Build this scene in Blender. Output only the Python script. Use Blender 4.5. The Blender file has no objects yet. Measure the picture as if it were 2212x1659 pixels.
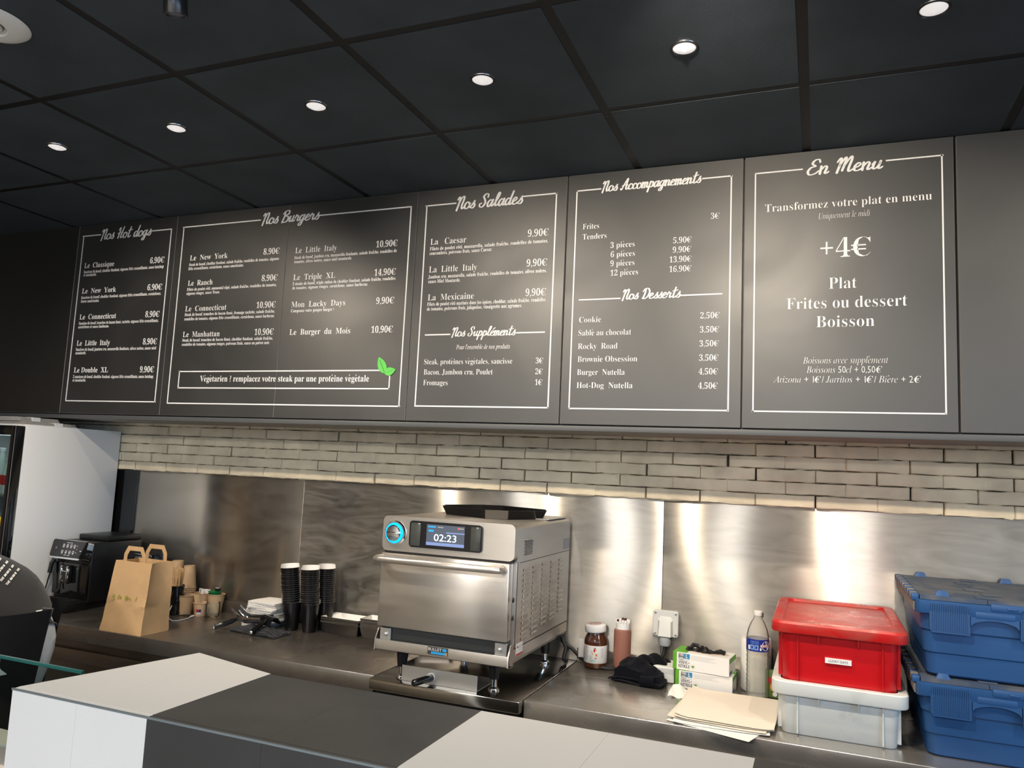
import bpy, bmesh, math, random, unicodedata
from mathutils import Vector, Matrix
random.seed(7)
SC = bpy.context.scene
COL = SC.collection

# ------------------------------------------------------------------ camera
IW, IH, FPX = 2212.0, 1659.0, 1665.11
YAW, PITCH, ROLL = 0.3814, 0.1114, -0.0461
CAM = Vector((3.0414, -2.2968, 1.6644))
ROT = Matrix.Rotation(YAW, 3, 'Z') @ Matrix.Rotation(PITCH, 3, 'X') @ Matrix.Rotation(ROLL, 3, 'Y')
cd = bpy.data.cameras.new('camera'); cam = bpy.data.objects.new('camera', cd); COL.objects.link(cam)
cd.sensor_fit = 'HORIZONTAL'; cd.sensor_width = 36.0; cd.lens = 36.0 * FPX / IW
cd.clip_start = 0.02
rgt, fwd, upv = ROT.col[0], ROT.col[1], ROT.col[2]
m3 = Matrix((rgt, upv, -fwd)).transposed()
cam.matrix_world = Matrix.Translation(CAM) @ m3.to_4x4()
SC.camera = cam

# measured points of the place: where the sight line through a photo point meets a known plane
def ray(u, v): return ROT @ Vector(((u - IW / 2) / FPX, 1.0, -(v - IH / 2) / FPX))
def onz(u, v, z): d = ray(u, v); return CAM + d * ((z - CAM.z) / d.z)
def ony(u, v, y): d = ray(u, v); return CAM + d * ((y - CAM.y) / d.y)

# ------------------------------------------------------------------ light
SC.view_settings.view_transform = 'Standard'; SC.view_settings.look = 'None'
SC.view_settings.exposure = 0.3; SC.view_settings.gamma = 1.0; SC.view_settings.use_curve_mapping = False
W = bpy.data.worlds.new('world'); SC.world = W; W.use_nodes = True
wn = W.node_tree; bg = wn.nodes['Background']; bg.inputs[1].default_value = 2.4
# sky: warm sunlit haze over the street in front, clear blue towards the right-hand side
wt = wn.nodes.new('ShaderNodeTexCoord'); ws = wn.nodes.new('ShaderNodeSeparateXYZ'); wr = wn.nodes.new('ShaderNodeValToRGB')
wn.links.new(wt.outputs['Generated'], ws.inputs[0]); wn.links.new(ws.outputs[0], wr.inputs[0]); wn.links.new(wr.outputs[0], bg.inputs[0])
wr.color_ramp.elements[0].position = 0.0; we = wr.color_ramp.elements.new(0.2); we.color = (0.92, 0.97, 1.02, 1); wr.color_ramp.elements[0].color = (1.0, 0.955, 0.90, 1)
wr.color_ramp.elements[2].position = 0.7; wr.color_ramp.elements[2].color = (0.62, 0.98, 1.45, 1)
CY = SC.cycles
CY.use_denoising = True; CY.max_bounces = 8; CY.diffuse_bounces = 3; CY.glossy_bounces = 4
CY.transmission_bounces = 6; CY.transparent_max_bounces = 8; CY.caustics_reflective = False; CY.caustics_refractive = False
CY.sample_clamp_indirect = 6.0
WARM = (1.0, 0.86, 0.68)

def light(name, kind, loc, energy, color, target=None, size=0.05, angle=90, blend=0.6, parent=None, spread=None, sy=None):
    l = bpy.data.lights.new(name, kind); l.energy = energy; l.color = color
    if kind == 'SPOT': l.spot_size = math.radians(angle); l.spot_blend = blend; l.shadow_soft_size = size
    if kind == 'AREA':
        l.size = size
        if sy: l.shape = 'RECTANGLE'; l.size_y = sy
    if kind == 'POINT': l.shadow_soft_size = size
    o = bpy.data.objects.new(name, l); COL.objects.link(o); o.location = loc
    if target is not None:
        o.rotation_euler = (Vector(target) - Vector(loc)).to_track_quat('-Z', 'Y').to_euler()
    return o

# daylight portals in the shop front and side openings (they only guide sampling of the sky)
def portal(loc, target, sx, sy):
    o = light('daylight_portal', 'AREA', loc, 1, (1, 1, 1), target, sx, sy=sy)
    o.data.cycles.is_portal = True
portal((4.25, -5.45, 1.85), (4.25, 0, 1.85), 3.7, 1.75)
portal((6.35, -2.9, 1.45), (0, -2.9, 1.45), 3.8, 2.5)

SPOT_X = (0.35, 1.565, 2.76, 4.6)
SPOT_Y = -0.965
SPOT_W = 46.0
DOWN_W = 26.0

# ------------------------------------------------------------------ materials
def _n(nt, t, **kw):
    n = nt.nodes.new(t)
    for k, v in kw.items(): setattr(n, k, v)
    return n
def mat(name, col, rough=0.5, metal=0.0, spec=0.5, var=0.0, vscale=8.0, bump=0.0, bscale=60.0, rvar=0.0, rscale=6.0,
        stretch=(1, 1, 1), emit=None, estr=0.0, trans=0.0, ior=1.45, alpha=1.0, coat=0.0, aniso=0.0, arot=0.0, sheen=0.0,
        col2=None, detail=6.0, distort=0.0, sss=0.0, rlo=0.4, rhi=0.6):
    m = bpy.data.materials.new(name); m.use_nodes = True; nt = m.node_tree
    b = nt.nodes['Principled BSDF']
    b.inputs['Base Color'].default_value = (*col, 1); b.inputs['Roughness'].default_value = rough
    b.inputs['Metallic'].default_value = metal; b.inputs['Specular IOR Level'].default_value = spec
    b.inputs['IOR'].default_value = ior; b.inputs['Transmission Weight'].default_value = trans
    b.inputs['Alpha'].default_value = alpha; b.inputs['Coat Weight'].default_value = coat
    b.inputs['Sheen Weight'].default_value = sheen
    if sss: b.inputs['Subsurface Weight'].default_value = sss; b.inputs['Subsurface Scale'].default_value = 0.01
    if emit: b.inputs['Emission Color'].default_value = (*emit, 1); b.inputs['Emission Strength'].default_value = estr
    tc = _n(nt, 'ShaderNodeTexCoord'); mp = _n(nt, 'ShaderNodeMapping'); mp.inputs['Scale'].default_value = stretch
    nt.links.new(tc.outputs['Object'], mp.inputs['Vector'])
    if var or col2:
        nz = _n(nt, 'ShaderNodeTexNoise'); nz.inputs['Scale'].default_value = vscale; nz.inputs['Detail'].default_value = detail
        nz.inputs['Distortion'].default_value = distort
        nt.links.new(mp.outputs[0], nz.inputs['Vector'])
        cr = _n(nt, 'ShaderNodeValToRGB')
        c2 = col2 if col2 else tuple(min(1, c * (1 + var)) for c in col)
        c1 = col if col2 else tuple(c * (1 - var) for c in col)
        cr.color_ramp.elements[0].position = rlo; cr.color_ramp.elements[1].position = rhi
        if not col2: cr.color_ramp.elements[0].position = 0.3; cr.color_ramp.elements[1].position = 0.7
        cr.color_ramp.elements[0].color = (*c1, 1); cr.color_ramp.elements[1].color = (*c2, 1)
        nt.links.new(nz.outputs[0], cr.inputs[0]); nt.links.new(cr.outputs[0], b.inputs['Base Color'])
    if rvar:
        nr = _n(nt, 'ShaderNodeTexNoise'); nr.inputs['Scale'].default_value = rscale; nr.inputs['Detail'].default_value = detail
        nr.inputs['Distortion'].default_value = distort
        nt.links.new(mp.outputs[0], nr.inputs['Vector'])
        mr = _n(nt, 'ShaderNodeMapRange'); mr.inputs[1].default_value = 0.3; mr.inputs[2].default_value = 0.7
        mr.inputs[3].default_value = rough - rvar; mr.inputs[4].default_value = rough + rvar
        nt.links.new(nr.outputs[0], mr.inputs[0]); nt.links.new(mr.outputs[0], b.inputs['Roughness'])
    if bump:
        nb = _n(nt, 'ShaderNodeTexNoise'); nb.inputs['Scale'].default_value = bscale; nb.inputs['Detail'].default_value = 5
        nt.links.new(mp.outputs[0], nb.inputs['Vector'])
        bp = _n(nt, 'ShaderNodeBump'); bp.inputs['Strength'].default_value = bump; bp.inputs['Distance'].default_value = 0.004
        nt.links.new(nb.outputs[0], bp.inputs['Height']); nt.links.new(bp.outputs[0], b.inputs['Normal'])
    if aniso:
        b.inputs['Anisotropic'].default_value = aniso; b.inputs['Anisotropic Rotation'].default_value = arot
        tg = _n(nt, 'ShaderNodeTangent', direction_type='RADIAL', axis='Z')
        nt.links.new(tg.outputs[0], b.inputs['Tangent'])
    return m

M = {}
M['ceil'] = mat('ceiling_tile', (0.045, 0.060, 0.076), 0.62, var=0.18, vscale=5, bump=0.12, bscale=140)  # blue of the daylight from the right is put into the tile colour
M['grid'] = mat('ceiling_grid', (0.007, 0.007, 0.008), 0.45)
M['board'] = mat('menu_board', (0.0165, 0.0175, 0.019), 0.48, spec=0.9, ior=1.6, rvar=0.06, rscale=2.2, var=0.15, vscale=3, distort=1.0)  # faint blue of the side daylight is mixed into the board colour
M['boardplain'] = mat('plain_board', (0.013, 0.014, 0.014), 0.44, spec=1.0, rvar=0.06, rscale=2.2)
M['edge'] = mat('board_edge', (0.22, 0.21, 0.20), 0.4)
M['paint'] = mat('white_print', (0.92, 0.92, 0.92), 0.5)
M['green'] = mat('leaf_green', (0.13, 0.62, 0.10), 0.5)
M['dgreen'] = mat('leaf_vein', (0.03, 0.10, 0.03), 0.5)
M['brick'] = mat('brick', (0.72, 0.62, 0.455), 0.85, var=0.19, vscale=7, bump=1.0, bscale=26, detail=8)
M['mortar'] = mat('mortar', (0.05, 0.045, 0.04), 0.9)
def brushed(name, c1, c2, rough, aniso, diff, scale=2.0, stretch=(1, 1, 2.6), dist=2.0, dcol=None):
    """steel brushed along the horizontal: reflections are drawn out vertically; greasy wipe marks scatter a little light"""
    m = bpy.data.materials.new(name); m.use_nodes = True; nt = m.node_tree; nt.nodes.remove(nt.nodes['Principled BSDF'])
    tc = _n(nt, 'ShaderNodeTexCoord'); mp = _n(nt, 'ShaderNodeMapping'); mp.inputs['Scale'].default_value = stretch
    nt.links.new(tc.outputs['Object'], mp.inputs['Vector'])
    nz = _n(nt, 'ShaderNodeTexNoise'); nz.inputs['Scale'].default_value = scale; nz.inputs['Detail'].default_value = 6; nz.inputs['Distortion'].default_value = dist
    nt.links.new(mp.outputs[0], nz.inputs['Vector'])
    cr = _n(nt, 'ShaderNodeValToRGB'); cr.color_ramp.elements[0].position = .3; cr.color_ramp.elements[1].position = .7
    cr.color_ramp.elements[0].color = (*c1, 1); cr.color_ramp.elements[1].color = (*c2, 1); nt.links.new(nz.outputs[0], cr.inputs[0])
    gl = _n(nt, 'ShaderNodeBsdfAnisotropic'); gl.inputs['Roughness'].default_value = rough; gl.inputs['Anisotropy'].default_value = aniso
    tg = _n(nt, 'ShaderNodeTangent', direction_type='RADIAL', axis='Z'); nt.links.new(tg.outputs[0], gl.inputs['Tangent'])
    nt.links.new(cr.outputs[0], gl.inputs['Color'])
    df = _n(nt, 'ShaderNodeBsdfDiffuse'); df.inputs[0].default_value = (*(dcol or c2), 1)
    mr = _n(nt, 'ShaderNodeMapRange'); mr.inputs[1].default_value = .35; mr.inputs[2].default_value = .65; mr.inputs[3].default_value = diff * .6; mr.inputs[4].default_value = diff * 1.5
    nt.links.new(nz.outputs[0], mr.inputs[0])
    mx = _n(nt, 'ShaderNodeMixShader'); nt.links.new(mr.outputs[0], mx.inputs[0]); nt.links.new(gl.outputs[0], mx.inputs[1]); nt.links.new(df.outputs[0], mx.inputs[2])
    nt.links.new(mx.outputs[0], nt.nodes['Material Output'].inputs[0])
    return m
M['splash'] = brushed('brushed_steel', (0.48, 0.45, 0.405), (0.58, 0.55, 0.50), 0.29, 0.76, 0.15, 3.4, (.8, 1, 3.0), 3.6)
M['splashclean'] = brushed('clean_brushed_steel', (0.56, 0.51, 0.44), (0.60, 0.55, 0.48), 0.26, 0.70, 0.07, 2.0)
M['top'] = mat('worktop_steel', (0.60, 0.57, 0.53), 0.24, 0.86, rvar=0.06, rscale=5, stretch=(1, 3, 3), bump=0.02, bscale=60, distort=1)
M['topdark'] = mat('dark_worktop_steel', (0.29, 0.262, 0.237), 0.30, 0.87, rvar=0.07, rscale=5, bump=0.02, bscale=60, distort=1)  # darker steel for the left worktop
M['polish'] = mat('polished_steel', (0.55, 0.53, 0.50), 0.12, 1.0, rvar=0.05, rscale=4)
M['oven'] = brushed('oven_steel', (0.64, 0.60, 0.55), (0.68, 0.64, 0.59), 0.28, 0.45, 0.13, 3.0, (1, 1, 6), 0.5)
M['chrome'] = mat('chrome', (0.85, 0.85, 0.86), 0.06, 1.0)
M['alu'] = mat('aluminium', (0.70, 0.71, 0.71), 0.38, 1.0)
M['black'] = mat('black_plastic', (0.010, 0.010, 0.011), 0.35)
M['gloss'] = mat('gloss_black', (0.006, 0.006, 0.007), 0.08, coat=0.5)
M['matte'] = mat('matte_black', (0.012, 0.012, 0.013), 0.7)
M['white'] = mat('white_plastic', (0.80, 0.80, 0.79), 0.4)
M['fridge'] = mat('fridge_white', (0.90, 0.89, 0.87), 0.25, spec=0.4)
M['wtile'] = mat('white_tile', (0.60, 0.60, 0.59), 0.45, var=0.02, vscale=3)
M['btile'] = mat('black_tile', (0.016, 0.017, 0.019), 0.45, spec=0.9, var=0.2, vscale=10, rvar=0.06)
M['trimline'] = mat('tile_trim', (0.23, 0.275, 0.30), 0.35, 0.6)
M['grout'] = mat('grout', (0.55, 0.54, 0.52), 0.8)
M['bgrout'] = mat('dark_grout', (0.045, 0.046, 0.05), 0.8)
M['kraft'] = mat('kraft_paper', (0.62, 0.385, 0.19), 0.75, var=0.07, vscale=14, bump=0.15, bscale=30)
M['cupk'] = mat('kraft_cup', (0.64, 0.43, 0.25), 0.65, var=0.04, vscale=20)
M['paper'] = mat('white_paper', (0.86, 0.84, 0.81), 0.8)
M['parch'] = mat('parchment', (0.78, 0.71, 0.61), 0.75, var=0.02, vscale=4)
M['blackcup'] = mat('black_card', (0.005, 0.005, 0.006), 0.24)
M['cardedge'] = mat('card_edge', (0.52, 0.50, 0.46), 0.7)
M['navy'] = mat('navy_cloth', (0.006, 0.007, 0.011), 0.95, bump=0.5, bscale=250, sheen=0.2)
M['towel'] = mat('black_towel', (0.0045, 0.005, 0.008), 1.0, spec=0.1, bump=1.0, bscale=160, sheen=0.04)
M['red'] = mat('red_plastic', (0.52, 0.006, 0.010), 0.33, var=0.05, vscale=6)
M['redlid'] = mat('scuffed_red_plastic', (0.52, 0.012, 0.012), 0.34, rvar=0.12, rscale=9, col2=(0.42, 0.05, 0.04), vscale=7, distort=1.5)
M['tote'] = mat('worn_white_plastic', (0.70, 0.73, 0.72), 0.45, col2=(0.58, 0.60, 0.58), vscale=7, rlo=0.5, rhi=0.72, distort=1.2)
M['blue'] = mat('blue_plastic', (0.022, 0.085, 0.24), 0.42, var=0.05, vscale=5)
M['bluedust'] = mat('dusty_blue_plastic', (0.05, 0.075, 0.125), 0.6, col2=(0.11, 0.12, 0.14), vscale=9, distort=1)
M['dust'] = mat('dusty_hinge', (0.20, 0.18, 0.16), 0.8, var=0.3, vscale=60)
M['choco'] = mat('chocolate_spread', (0.075, 0.022, 0.008), 0.2, coat=0.5)
M['sauce'] = mat('sauce_bottle', (0.27, 0.115, 0.085), 0.35)
M['grey'] = mat('grey_plastic', (0.62, 0.63, 0.62), 0.45)
M['gland'] = mat('grey_gland', (0.36, 0.39, 0.41), 0.45)
M['boxw'] = mat('glove_box_white', (0.80, 0.80, 0.80), 0.5)
M['boxg'] = mat('glove_box_green', (0.10, 0.36, 0.015), 0.5)
M['boxgr'] = mat('glove_box_grey', (0.075, 0.085, 0.095), 0.5)
M['boxb'] = mat('glove_box_blue', (0.03, 0.23, 0.48), 0.5)
M['ink'] = mat('dark_ink', (0.03, 0.03, 0.035), 0.6)
M['inkgrey'] = mat('grey_ink', (0.42, 0.43, 0.45), 0.6)
M['inkred'] = mat('red_ink', (0.55, 0.03, 0.03), 0.6)
M['inkor'] = mat('orange_ink', (0.70, 0.28, 0.06), 0.6)
M['inkteal'] = mat('teal_ink', (0.25, 0.55, 0.48), 0.6)
M['glove'] = mat('black_nitrile', (0.008, 0.008, 0.009), 0.3)
def clear(name, tint, gloss=.12, rough=.04, haze=0.0):
    m = bpy.data.materials.new(name); m.use_nodes = True; nt = m.node_tree; nt.nodes.remove(nt.nodes['Principled BSDF'])
    tr = _n(nt, 'ShaderNodeBsdfTransparent'); tr.inputs[0].default_value = (*tint, 1)
    gl = _n(nt, 'ShaderNodeBsdfGlossy'); gl.inputs['Roughness'].default_value = rough
    if haze:
        df = _n(nt, 'ShaderNodeBsdfDiffuse'); df.inputs[0].default_value = (.8, .8, .76, 1); hz = _n(nt, 'ShaderNodeMixShader'); hz.inputs[0].default_value = haze
        nt.links.new(tr.outputs[0], hz.inputs[1]); nt.links.new(df.outputs[0], hz.inputs[2]); tr = hz
    lw = _n(nt, 'ShaderNodeLayerWeight'); lw.inputs[0].default_value = gloss
    mx = _n(nt, 'ShaderNodeMixShader'); nt.links.new(lw.outputs['Fresnel'], mx.inputs[0])
    nt.links.new(tr.outputs[0], mx.inputs[1]); nt.links.new(gl.outputs[0], mx.inputs[2]); nt.links.new(mx.outputs[0], nt.nodes['Material Output'].inputs[0])
    return m
M['pet'] = clear('clear_plastic', (.93, .93, .90), .12, .10, .22)
M['glass'] = clear('clear_glass', (.97, .98, .96), .14, .03, .05)
M['pane'] = clear('display_glass', (.74, .80, .80), .06, .01)
M['paneedge'] = mat('green_glass_edge', (0.015, 0.10, 0.09), 0.15)
M['bluelab'] = mat('blue_label', (0.008, 0.03, 0.28), 0.3)
M['ltblue'] = mat('light_blue_ink', (0.20, 0.36, 0.72), 0.4)
M['skin'] = mat('skin', (0.52, 0.30, 0.20), 0.5, sss=0.1)
M['hair'] = mat('dark_hair', (0.02, 0.013, 0.009), 0.6)
M['shirt'] = mat('black_tshirt', (0.013, 0.0122, 0.012), 0.9, bump=0.9, bscale=9, sheen=0.2)
M['apron'] = mat('black_apron', (0.007, 0.007, 0.008), 0.9, bump=0.4, bscale=12)
M['jeans'] = mat('pale_jeans', (0.74, 0.79, 0.81), 0.85, var=0.05, vscale=30)
M['cableb'] = mat('black_cable', (0.014, 0.015, 0.016), 0.45)
M['cablew'] = mat('white_cable', (0.80, 0.80, 0.80), 0.4)
M['yellow'] = mat('yellow_tag', (0.85, 0.70, 0.01), 0.5)
M['floor'] = mat('floor_tile', (0.30, 0.285, 0.26), 0.4, var=0.1, vscale=4)
M['wallw'] = mat('side_wall_wood', (0.42, 0.27, 0.15), 0.5, var=0.3, vscale=3, stretch=(6, 6, 0.6))
M['wallp'] = mat('pale_wall', (0.62, 0.585, 0.53), 0.8)
M['dark'] = mat('dark_unit', (0.010, 0.010, 0.011), 0.45)
M['brownsteel'] = mat('shelf_steel', (0.30, 0.26, 0.225), 0.35, 1.0, rvar=0.05)
M['lens'] = mat('lamp_lens', (0.8, 0.8, 0.78), 0.2, emit=(1.0, 0.95, 0.93), estr=0.50, var=0.05, vscale=40)
M['ring'] = mat('lamp_ring', (0.03, 0.03, 0.032), 0.25)
M['screen'] = mat('display_screen', (0.02, 0.025, 0.03), 0.1, emit=(0.10, 0.12, 0.16), estr=0.8)
M['scrband'] = mat('display_band', (0.1, 0.15, 0.3), 0.2, emit=(0.16, 0.20, 0.36), estr=0.9)
M['scrtext'] = mat('display_digits', (0.8, 0.95, 1.0), 0.3, emit=(0.8, 0.97, 1.0), estr=1.1)
M['scrblue'] = mat('display_blue', (0.0, 0.2, 0.6), 0.3, emit=(0.02, 0.30, 0.85), estr=1.0)
M['scrred'] = mat('display_red', (0.6, 0.05, 0.05), 0.3, emit=(0.8, 0.12, 0.10), estr=0.8)
M['bluering'] = mat('knob_light', (0.0, 0.3, 0.8), 0.3, emit=(0.0, 0.36, 1.0), estr=1.6)
M['fridgelight'] = mat('fridge_lamp', (0.9, 0.95, 1), 0.3, emit=(0.85, 0.95, 1.0), estr=5.0)
M['badge'] = mat('badge_grey', (0.05, 0.05, 0.055), 0.3)
M['marker'] = mat('green_marker', (0.30, 0.36, 0.03), 0.8)

# ------------------------------------------------------------------ mesh helpers
class MB:
    def __init__(s, *mats): s.bm = bmesh.new(); s.mats = list(mats); s.mi = 0; s.T = Matrix.Identity(4)
    def _mark(s, geom):
        for f in geom:
            f.material_index = s.mi
    def v(s, p): return s.bm.verts.new(s.T @ Vector(p))
    def face(s, pts, smooth=False):
        vs = [s.v(p) for p in pts]
        f = s.bm.faces.new(vs); f.material_index = s.mi; f.smooth = smooth; return f
    def ext(s, x0, x1, y0, y1, z0, z1, bev=0.0, seg=2):
        n0 = len(s.bm.faces)
        vs = [s.v(p) for p in ((x0, y0, z0), (x1, y0, z0), (x1, y1, z0), (x0, y1, z0), (x0, y0, z1), (x1, y0, z1), (x1, y1, z1), (x0, y1, z1))]
        fs = [s.bm.faces.new([vs[i] for i in q]) for q in ((3, 2, 1, 0), (4, 5, 6, 7), (0, 1, 5, 4), (1, 2, 6, 5), (2, 3, 7, 6), (3, 0, 4, 7))]
        s._mark(fs)
        if bev:
            es = list({e for f in fs for e in f.edges})
            r = bmesh.ops.bevel(s.bm, geom=es, offset=bev, segments=seg, affect='EDGES', profile=0.5)
            s._mark(r['faces'])
        return s
    def box(s, c, d, bev=0.0, seg=2):
        return s.ext(c[0] - d[0] / 2, c[0] + d[0] / 2, c[1] - d[1] / 2, c[1] + d[1] / 2, c[2] - d[2] / 2, c[2] + d[2] / 2, bev, seg)
    def loft(s, rings, cap0=True, cap1=True, closed=True, smooth=False, mis=None):
        R = [[s.v(p) for p in r] for r in rings]
        n = len(R[0])
        for k in range(len(R) - 1):
            for i in range(n if closed else n - 1):
                j = (i + 1) % n
                f = s.bm.faces.new((R[k][i], R[k][j], R[k + 1][j], R[k + 1][i]))
                f.material_index = mis[k] if mis else s.mi; f.smooth = smooth
        if cap0: f = s.bm.faces.new(list(reversed(R[0]))); f.material_index = mis[0] if mis else s.mi
        if cap1: f = s.bm.faces.new(R[-1]); f.material_index = mis[-1] if mis else s.mi
        return s
    def lathe(s, prof, c=(0, 0, 0), n=32, cap0=True, cap1=True, smooth=True, axis='Z', mis=None):
        rings = []
        for r, z in prof:
            ring = []
            for i in range(n):
                a = 2 * math.pi * i / n; x, y = r * math.cos(a), r * math.sin(a)
                if axis == 'Z': p = (c[0] + x, c[1] + y, c[2] + z)
                elif axis == 'Y': p = (c[0] + x, c[1] + z, c[2] - y)
                else: p = (c[0] + z, c[1] + x, c[2] + y)
                ring.append(p)
            rings.append(ring)
        return s.loft(rings, cap0, cap1, True, smooth, mis)
    def tube(s, pts, r, n=10, smooth=True, cap=True):
        pts = [Vector(p) for p in pts]; rings = []
        rr = r if isinstance(r, (list, tuple)) else [r] * len(pts)
        ref = None
        for i, p in enumerate(pts):
            t = (pts[min(i + 1, len(pts) - 1)] - pts[max(i - 1, 0)]).normalized()
            if ref is None: ref = t.orthogonal().normalized()
            ref = (ref - t * ref.dot(t)).normalized(); b = t.cross(ref)
            rings.append([tuple(p + (ref * math.cos(2 * math.pi * k / n) + b * math.sin(2 * math.pi * k / n)) * rr[i]) for k in range(n)])
        return s.loft(rings, cap, cap, True, smooth)
    def prism(s, poly, lo, hi, axis='Z'):
        def P(a, b, h):
            return (a, b, h) if axis == 'Z' else ((a, h, b) if axis == 'Y' else (h, a, b))
        r0 = [P(a, b, lo) for a, b in poly]; r1 = [P(a, b, hi) for a, b in poly]
        return s.loft([r0, r1])
    def sheet(s, fn, nu, nv, th=0.0, smooth=True):
        g = [[s.v(fn(i / nu, j / nv)) for j in range(nv + 1)] for i in range(nu + 1)]
        fs = []
        for i in range(nu):
            for j in range(nv):
                f = s.bm.faces.new((g[i][j], g[i + 1][j], g[i + 1][j + 1], g[i][j + 1])); f.material_index = s.mi; f.smooth = smooth; fs.append(f)
        if th:
            s.bm.normal_update()
            bmesh.ops.solidify(s.bm, geom=fs, thickness=th)
        return s
    def build(s, name, parent=None, loc=None, fix=True):
        if fix: bmesh.ops.recalc_face_normals(s.bm, faces=s.bm.faces)
        me = bpy.data.meshes.new(name); s.bm.to_mesh(me); s.bm.free()
        for m in s.mats: me.materials.append(m)
        if fix and len(me.polygons):
            me.polygons.foreach_set('use_smooth', [True] * len(me.polygons)); me.set_sharp_from_angle(angle=math.radians(32))
        o = bpy.data.objects.new(name, me); COL.objects.link(o)
        if parent is not None: o.parent = parent
        if loc: o.location = loc
        return o

def rr(cx, cy, w, d, r, z, n=5):
    pts = []
    for sx, sy, a0 in ((1, 1, 0), (-1, 1, 90), (-1, -1, 180), (1, -1, 270)):
        for k in range(n + 1):
            a = math.radians(a0 + 90 * k / n)
            pts.append((cx + sx * (w / 2 - r) + r * math.cos(a), cy + sy * (d / 2 - r) + r * math.sin(a), z))
    return pts
def rry(cx, cz, w, h, r, y, n=5): return [(x, y, z) for x, z, _ in rr(cx, cz, w, h, r, 0, n)]

def tag(o, label, cat, group=None, kind=None):
    o['label'] = label; o['category'] = cat
    if group: o['group'] = group
    if kind: o['kind'] = kind
    return o
def thing(name, label, cat, loc=(0, 0, 0), rz=0.0, group=None):
    o = bpy.data.objects.new(name, None); COL.objects.link(o); o.location = loc; o.rotation_euler = (0, 0, rz)
    o.empty_display_size = 0.05
    return tag(o, label, cat, group)
def struct(name, mb):
    o = mb.build(name); o['kind'] = 'structure'; return o
def dup(root, loc, label, rz=None, rot=None):
    r = root.copy(); COL.objects.link(r); r.location = loc; r['label'] = label
    if rz is not None: r.rotation_euler = (0, 0, rz)
    if rot is not None: r.rotation_euler = rot
    for ch in list(root.children):
        c = ch.copy(); COL.objects.link(c); c.parent = r
        for g in list(ch.children):
            d = g.copy(); COL.objects.link(d); d.parent = c
    return r
ORD = ['topmost', 'second', 'third', 'fourth', 'fifth', 'sixth', 'seventh', 'eighth', 'ninth', 'tenth', 'eleventh', 'twelfth',
       'thirteenth', 'fourteenth', 'fifteenth', 'sixteenth', 'seventeenth', 'eighteenth']
def nth(k): return 'topmost' if k == 0 else ORD[k] + ' from the top'

# lettering: serif, italic and brush-script alphabets of the built-in typeface set
ALPH = {'b': (0x1D400, 0x1D41A, 0x1D7CE), 'i': (0x1D434, 0x1D44E, None), 's': (0x1D4D0, 0x1D4EA, None), 'n': (None, None, None),
        'h': (0x1D5D4, 0x1D5EE, 0x1D7EC)}
def glyphs(t, st):
    up, lo, dg = ALPH[st]; d = unicodedata.normalize('NFD', t) if up else t; out = []
    for c in d:
        if unicodedata.combining(c): out.insert(len(out) - 1, c); continue
        if up and 'A' <= c <= 'Z': out.append(chr(up + ord(c) - 65))
        elif c == 'h' and st == 'i': out.append('\u210e')
        elif lo and 'a' <= c <= 'z': out.append(chr(lo + ord(c) - 97))
        elif dg and c.isdigit(): out.append(chr(dg + ord(c) - 48))
        else: out.append(c)
    return ''.join(out)
def text_shape(t, st, off=0.0, res=2):
    c = bpy.data.curves.new('txt', 'FONT'); c.body = glyphs(t, st); c.size = 1; c.resolution_u = res; c.offset = off
    o = bpy.data.objects.new('txt', c)
    me = o.to_mesh(); vs = [v.co.copy() for v in me.vertices]; fs = [tuple(p.vertices) for p in me.polygons]
    o.to_mesh_clear(); bpy.data.objects.remove(o); bpy.data.curves.remove(c)
    return vs, fs
def put_text(mb, t, st, place, width=None, height=1.0, off=0.0, align='L', res=2, shear=0.0):
    """place(x, z) -> 3-D point; width: fit to this width in metres; height: type size in metres"""
    if '\u20ac' in t and st in 'bi':           # the euro sign is a serif C with two bars
        vs, fs, xc = [], [], 0.0
        toks = t.replace('\u20ac', '|C|').split('|'); sl = .22 if st == 'i' else 0
        for k, tok in enumerate(toks):
            if not tok.strip(): continue
            va, fa = text_shape(tok.strip(), 'b' if tok == 'C' else st, off, res)
            m0, m1 = min(v.x for v in va), max(v.x for v in va)
            if tok == 'C':
                xc += .10; w_ = m1 - m0
                for y0, y1 in ((.235, .28), (.375, .42)):
                    for a, c in ((-.07, .012), (.135, .44)):
                        va += [Vector((m0 + a, y0, 0)), Vector((m0 + c, y0, 0)), Vector((m0 + c, y1, 0)), Vector((m0 + a, y1, 0))]; q = len(va); fa.append((q - 4, q - 3, q - 2, q - 1))
            elif tok[0] == ' ' and vs: xc += .22
            fs += [tuple(i + len(vs) for i in f) for f in fa]; vs += [Vector((v.x - m0 + xc + (sl * v.y if tok == 'C' else 0), v.y, 0)) for v in va]
            xc += m1 - m0 + (.03 if tok == 'C' else .0)
    else: vs, fs = text_shape(t, st, off, res)
    if not vs: return
    x0 = min(v.x for v in vs); x1 = max(v.x for v in vs); sx = (width / (x1 - x0)) if width else height
    w = (x1 - x0) * sx; ax = {'L': 0, 'C': -w / 2, 'R': -w}[align]
    nv = [mb.v(place(ax + (v.x - x0) * sx + shear * v.y * height, v.y * height)) for v in vs]
    for f in fs:
        try:
            q = mb.bm.faces.new([nv[i] for i in f]); q.material_index = mb.mi
        except ValueError: pass

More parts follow.
